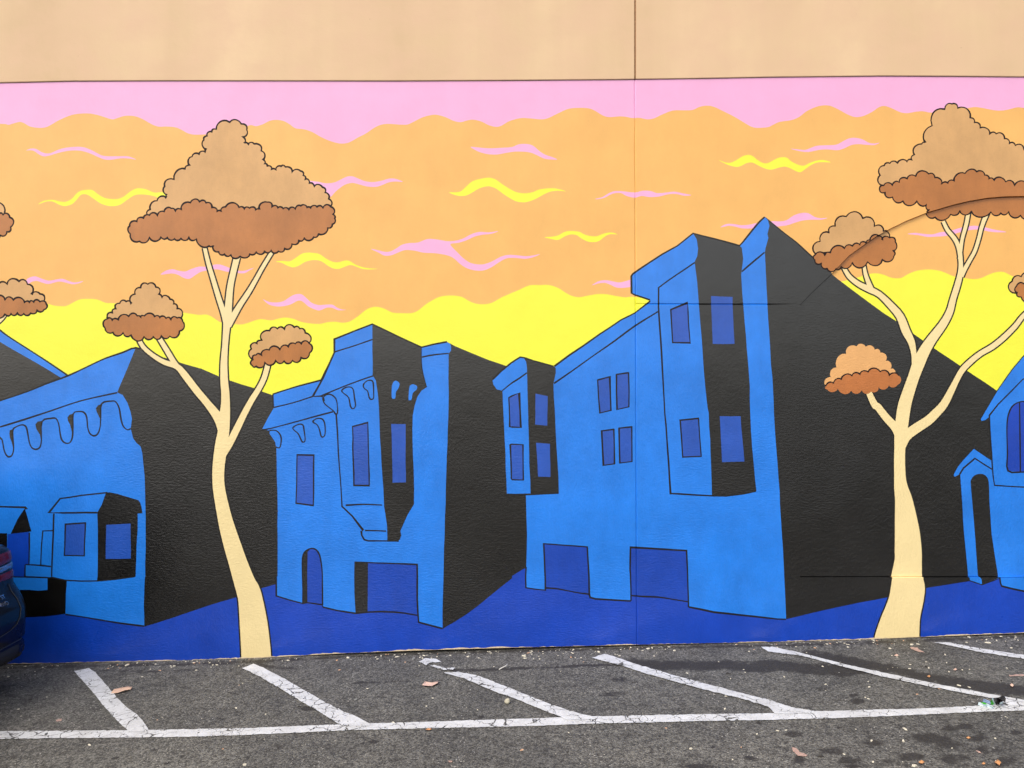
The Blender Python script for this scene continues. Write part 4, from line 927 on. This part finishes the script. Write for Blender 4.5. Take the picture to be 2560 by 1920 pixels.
def ring_at(z):
    for a_, b_ in zip(rings, rings[1:]):
        if a_[0] <= z <= b_[0]:
            t_ = (z-a_[0])/(b_[0]-a_[0]); return [a_[i]+(b_[i]-a_[i])*t_ for i in range(5)]
    return rings[-1]
def surf(s, z, off=0.004):
    """point on the tail: s = distance along the tail from the wall-side corner arc start (metres), side = +y is the wall side"""
    zz, ri, fi, hw2, cr2 = ring_at(z)
    arc = cr2*math.pi/2
    if s < 0:
        return (-(ri+cr2)+s, hw2+off, z)
    if s < arc:
        an = s/cr2; return (-(ri+cr2)+(cr2+off)*math.sin(an), hw2-cr2+(cr2+off)*math.cos(an), z)
    s2 = s-arc
    if s2 < 2*(hw2-cr2): return (-ri+off, hw2-cr2-s2, z)
    s3 = min(arc, s2-2*(hw2-cr2)); an = s3/cr2
    return (-(ri+cr2)+(cr2+off)*math.cos(an), -(hw2-cr2)-(cr2+off)*math.sin(an), z)
def patch(name, s0, s1, zlo, zhi, mat, off=0.006, n=12, mz=5, mirror=True, parent=car):
    """curved panel lying on the tail; zlo/zhi are functions of t 0..1 along s"""
    for side in ((1, -1) if mirror else (1,)):
        V = []; Fc = []
        for i in range(n+1):
            t_ = i/n; s = s0+(s1-s0)*t_; a_, b_ = zlo(t_), zhi(t_)
            for j in range(mz+1):
                p = surf(s, a_+(b_-a_)*j/mz, off*(1 if 0 < i < n and 0 < j < mz else -0.4)); V.append((p[0], p[1]*side, p[2]))
        for i in range(n):
            for j in range(mz):
                q = (i*(mz+1)+j, (i+1)*(mz+1)+j, (i+1)*(mz+1)+j+1, i*(mz+1)+j+1); Fc.append(q if side < 0 else q[::-1])
        mesh_obj(name, V, Fc, mat, parent, smooth=True)
patch('tail_light', -0.02, 0.46, lambda t: .885-.03*t, lambda t: .965-.02*t, RED)
patch('reversing_light', 0.04, 0.44, lambda t: .83-.02*t, lambda t: .880-.03*t, CLEAR)
patch('tail_light', 0.0, 0.40, lambda t: .745+.02*t, lambda t: .826-.02*t, RED)
patch('rear_window', 0.30, 0.30+1.28, lambda t: 1.04, lambda t: 1.36, GLASS, 0.006, 20, 6, False)
patch('bumper_trim', -0.3, 0.2, lambda t: .235, lambda t: .285, PLAS, 0.006)
patch('lower_bumper', 0.22, 1.75, lambda t: .225, lambda t: .325, PLAS, 0.008, 20, 4, False)
# tailgate seam and bumper crease
for side in (1, -1):
    tube('tailgate_seam', [((q := surf(s, z, 0.0025))[0], q[1]*side, q[2]) for s, z in ((.22,.73),(.23,.68),(.225,.62),(.24,.56),(.26,.50),(.29,.465),(.36,.44),(.50,.425),(.70,.42),(.95,.42))], 0.0025, SEAM, car, 6)
    tube('bumper_crease', [((q := surf(s, z, 0.004))[0], q[1]*side, q[2]) for s, z in ((-.1,.345),(0,.345),(.12,.345),(.24,.343),(.5,.34),(.95,.335))], 0.004, SEAM, car, 6)
# number plate recess and plate, spoiler
V, Fc = box(-0.02, 0.012, -0.18, 0.18, 0.56, 0.68); mesh_obj('number_plate', [(x-0.052+(z-.62)*-.55, y, z) for x, y, z in V], Fc, simple('plate_white', (215, 215, 210), .5), car)
V = []; Fc = []
prof = [(-0.62, 1.478), (-0.30, 1.462), (-0.285, 1.445), (-0.33, 1.43), (-0.60, 1.44)]
for y in np.linspace(-.62, .62, 9): V += [(x-0.12*(abs(y)/.62)**3, y, z-0.03*(abs(y)/.62)**2) for x, z in prof]
for i in range(8):
    for k_ in range(5): Fc.append((i*5+k_, i*5+(k_+1) % 5, (i+1)*5+(k_+1) % 5, (i+1)*5+k_))
Fc += [(0, 1, 2, 3, 4)[::-1], tuple(40+k_ for k_ in range(5))]
mesh_obj('spoiler', V, Fc, CARP, car, smooth=False)
# badge letters on the wall-side end of the tailgate
def badge(txt, s, z, size):
    cu = bpy.data.curves.new('badge', 'FONT'); cu.body = txt; cu.size = size; cu.extrude = 0.002; cu.align_x = 'RIGHT'
    to = bpy.data.objects.new('badge_tmp', cu); COL.objects.link(to)
    dg = bpy.context.evaluated_depsgraph_get(); me_ = bpy.data.meshes.new_from_object(to.evaluated_get(dg))
    bpy.data.objects.remove(to)
    for v in me_.vertices:
        q = surf(s-v.co.x, z+v.co.y+v.co.x*0.0, 0.005+v.co.z); v.co = q
    me_.materials.clear(); me_.materials.append(CHROME)
    ob = bpy.data.objects.new('badge', me_); COL.objects.link(ob); ob.parent = car
badge('ST', 0.315, 0.655, 0.036); badge('4WD', 0.32, 0.612, 0.036)
# side glass, wheels, arches, lights, mirrors, shut lines
for side in (1, -1):
    V = []; Fc = []
    st_ = [(0.62, 1.05, 1.34), (1.0, 1.04, 1.40), (1.5, 1.03, 1.42), (2.1, 1.03, 1.42), (2.6, 1.03, 1.32), (3.0, 1.03, 1.10)]
    for x, z0_, z1_ in st_:
        for j in range(4):
            z = z0_+(z1_-z0_)*j/3; V.append((-x, side*(ring_at(z)[3]+0.004), z))
    for i in range(5):
        for j in range(3):
            q = (i*4+j, i*4+j+1, (i+1)*4+j+1, (i+1)*4+j); Fc.append(q if side > 0 else q[::-1])
    mesh_obj('side_window', V, Fc, GLASS, car, smooth=True)
    for wxp in (0.62, 3.36):
        pr = [(-.115, .20), (-.115, .285), (-.095, .318), (-.05, .328), (.05, .328), (.095, .318), (.115, .285), (.115, .20)]
        V = []; Fc = []; n = 40
        for i in range(n):
            an = 2*math.pi*i/n
            for yy, r in pr: V.append((r*math.cos(an), yy, r*math.sin(an)))
        for i in range(n):
            for k_ in range(8):
                i2 = (i+1) % n; k2 = (k_+1) % 8; Fc.append((i*8+k_, i*8+k2, i2*8+k2, i2*8+k_))
        wh = empty('wheel', (-wxp, side*0.755, 0.328), car)
        mesh_obj('tyre', V, Fc, TYRE, wh, smooth=True)
        V = []; Fc = []
        for i in range(20):
            an = 2*math.pi*i/20; rr_ = .205
            V += [(rr_*math.cos(an), side*.09, rr_*math.sin(an)), ((.07 if i % 4 else .12)*math.cos(an), side*.06, (.07 if i % 4 else .12)*math.sin(an)), (rr_*math.cos(an), -side*.05, rr_*math.sin(an))]
        for i in range(20):
            i2 = (i+1) % 20; Fc += [(3*i, 3*i2, 3*i2+1, 3*i+1), (3*i, 3*i+2, 3*i2+2, 3*i2)]
        Fc.append(tuple(3*i+1 for i in range(20))); Fc.append(tuple(3*i+2 for i in range(20)))
        mesh_obj('rim', V, Fc, RIM, wh)
        V = []; Fc = []
        for i in range(21):
            an = math.pi*(-0.08+1.16*i/20)
            for r in (.345, .385):
                V.append((-wxp+r*math.cos(an), side*.912, .328+r*math.sin(an)))
        for i in range(20): Fc.append((2*i, 2*i+1, 2*i+3, 2*i+2) if side < 0 else (2*i+2, 2*i+3, 2*i+1, 2*i))
        mesh_obj('wheel_arch', V, Fc, PLAS, car)
    V, Fc = box(-3.02, -2.9, side*.86 if side > 0 else -1.02, 1.02 if side > 0 else -.86, 1.0, 1.12); mesh_obj('door_mirror', V, Fc, CARP, car)
    V, Fc = box(-4.16, -3.98, side*.62 if side > 0 else -.8, .8 if side > 0 else -.62, .68, .78); mesh_obj('headlight', V, Fc, CLEAR, car)
for side in (1, -1):
    V, Fc = box(-0.262, -0.250, .66 if side > 0 else -.85, .85 if side > 0 else -.66, .03, .27); mesh_obj('mud_flap', V, Fc, PLAS, car)
V, Fc = box(-4.1, -0.25, -.66, .66, .17, .24); mesh_obj('underbody', V, Fc, PLAS, car)
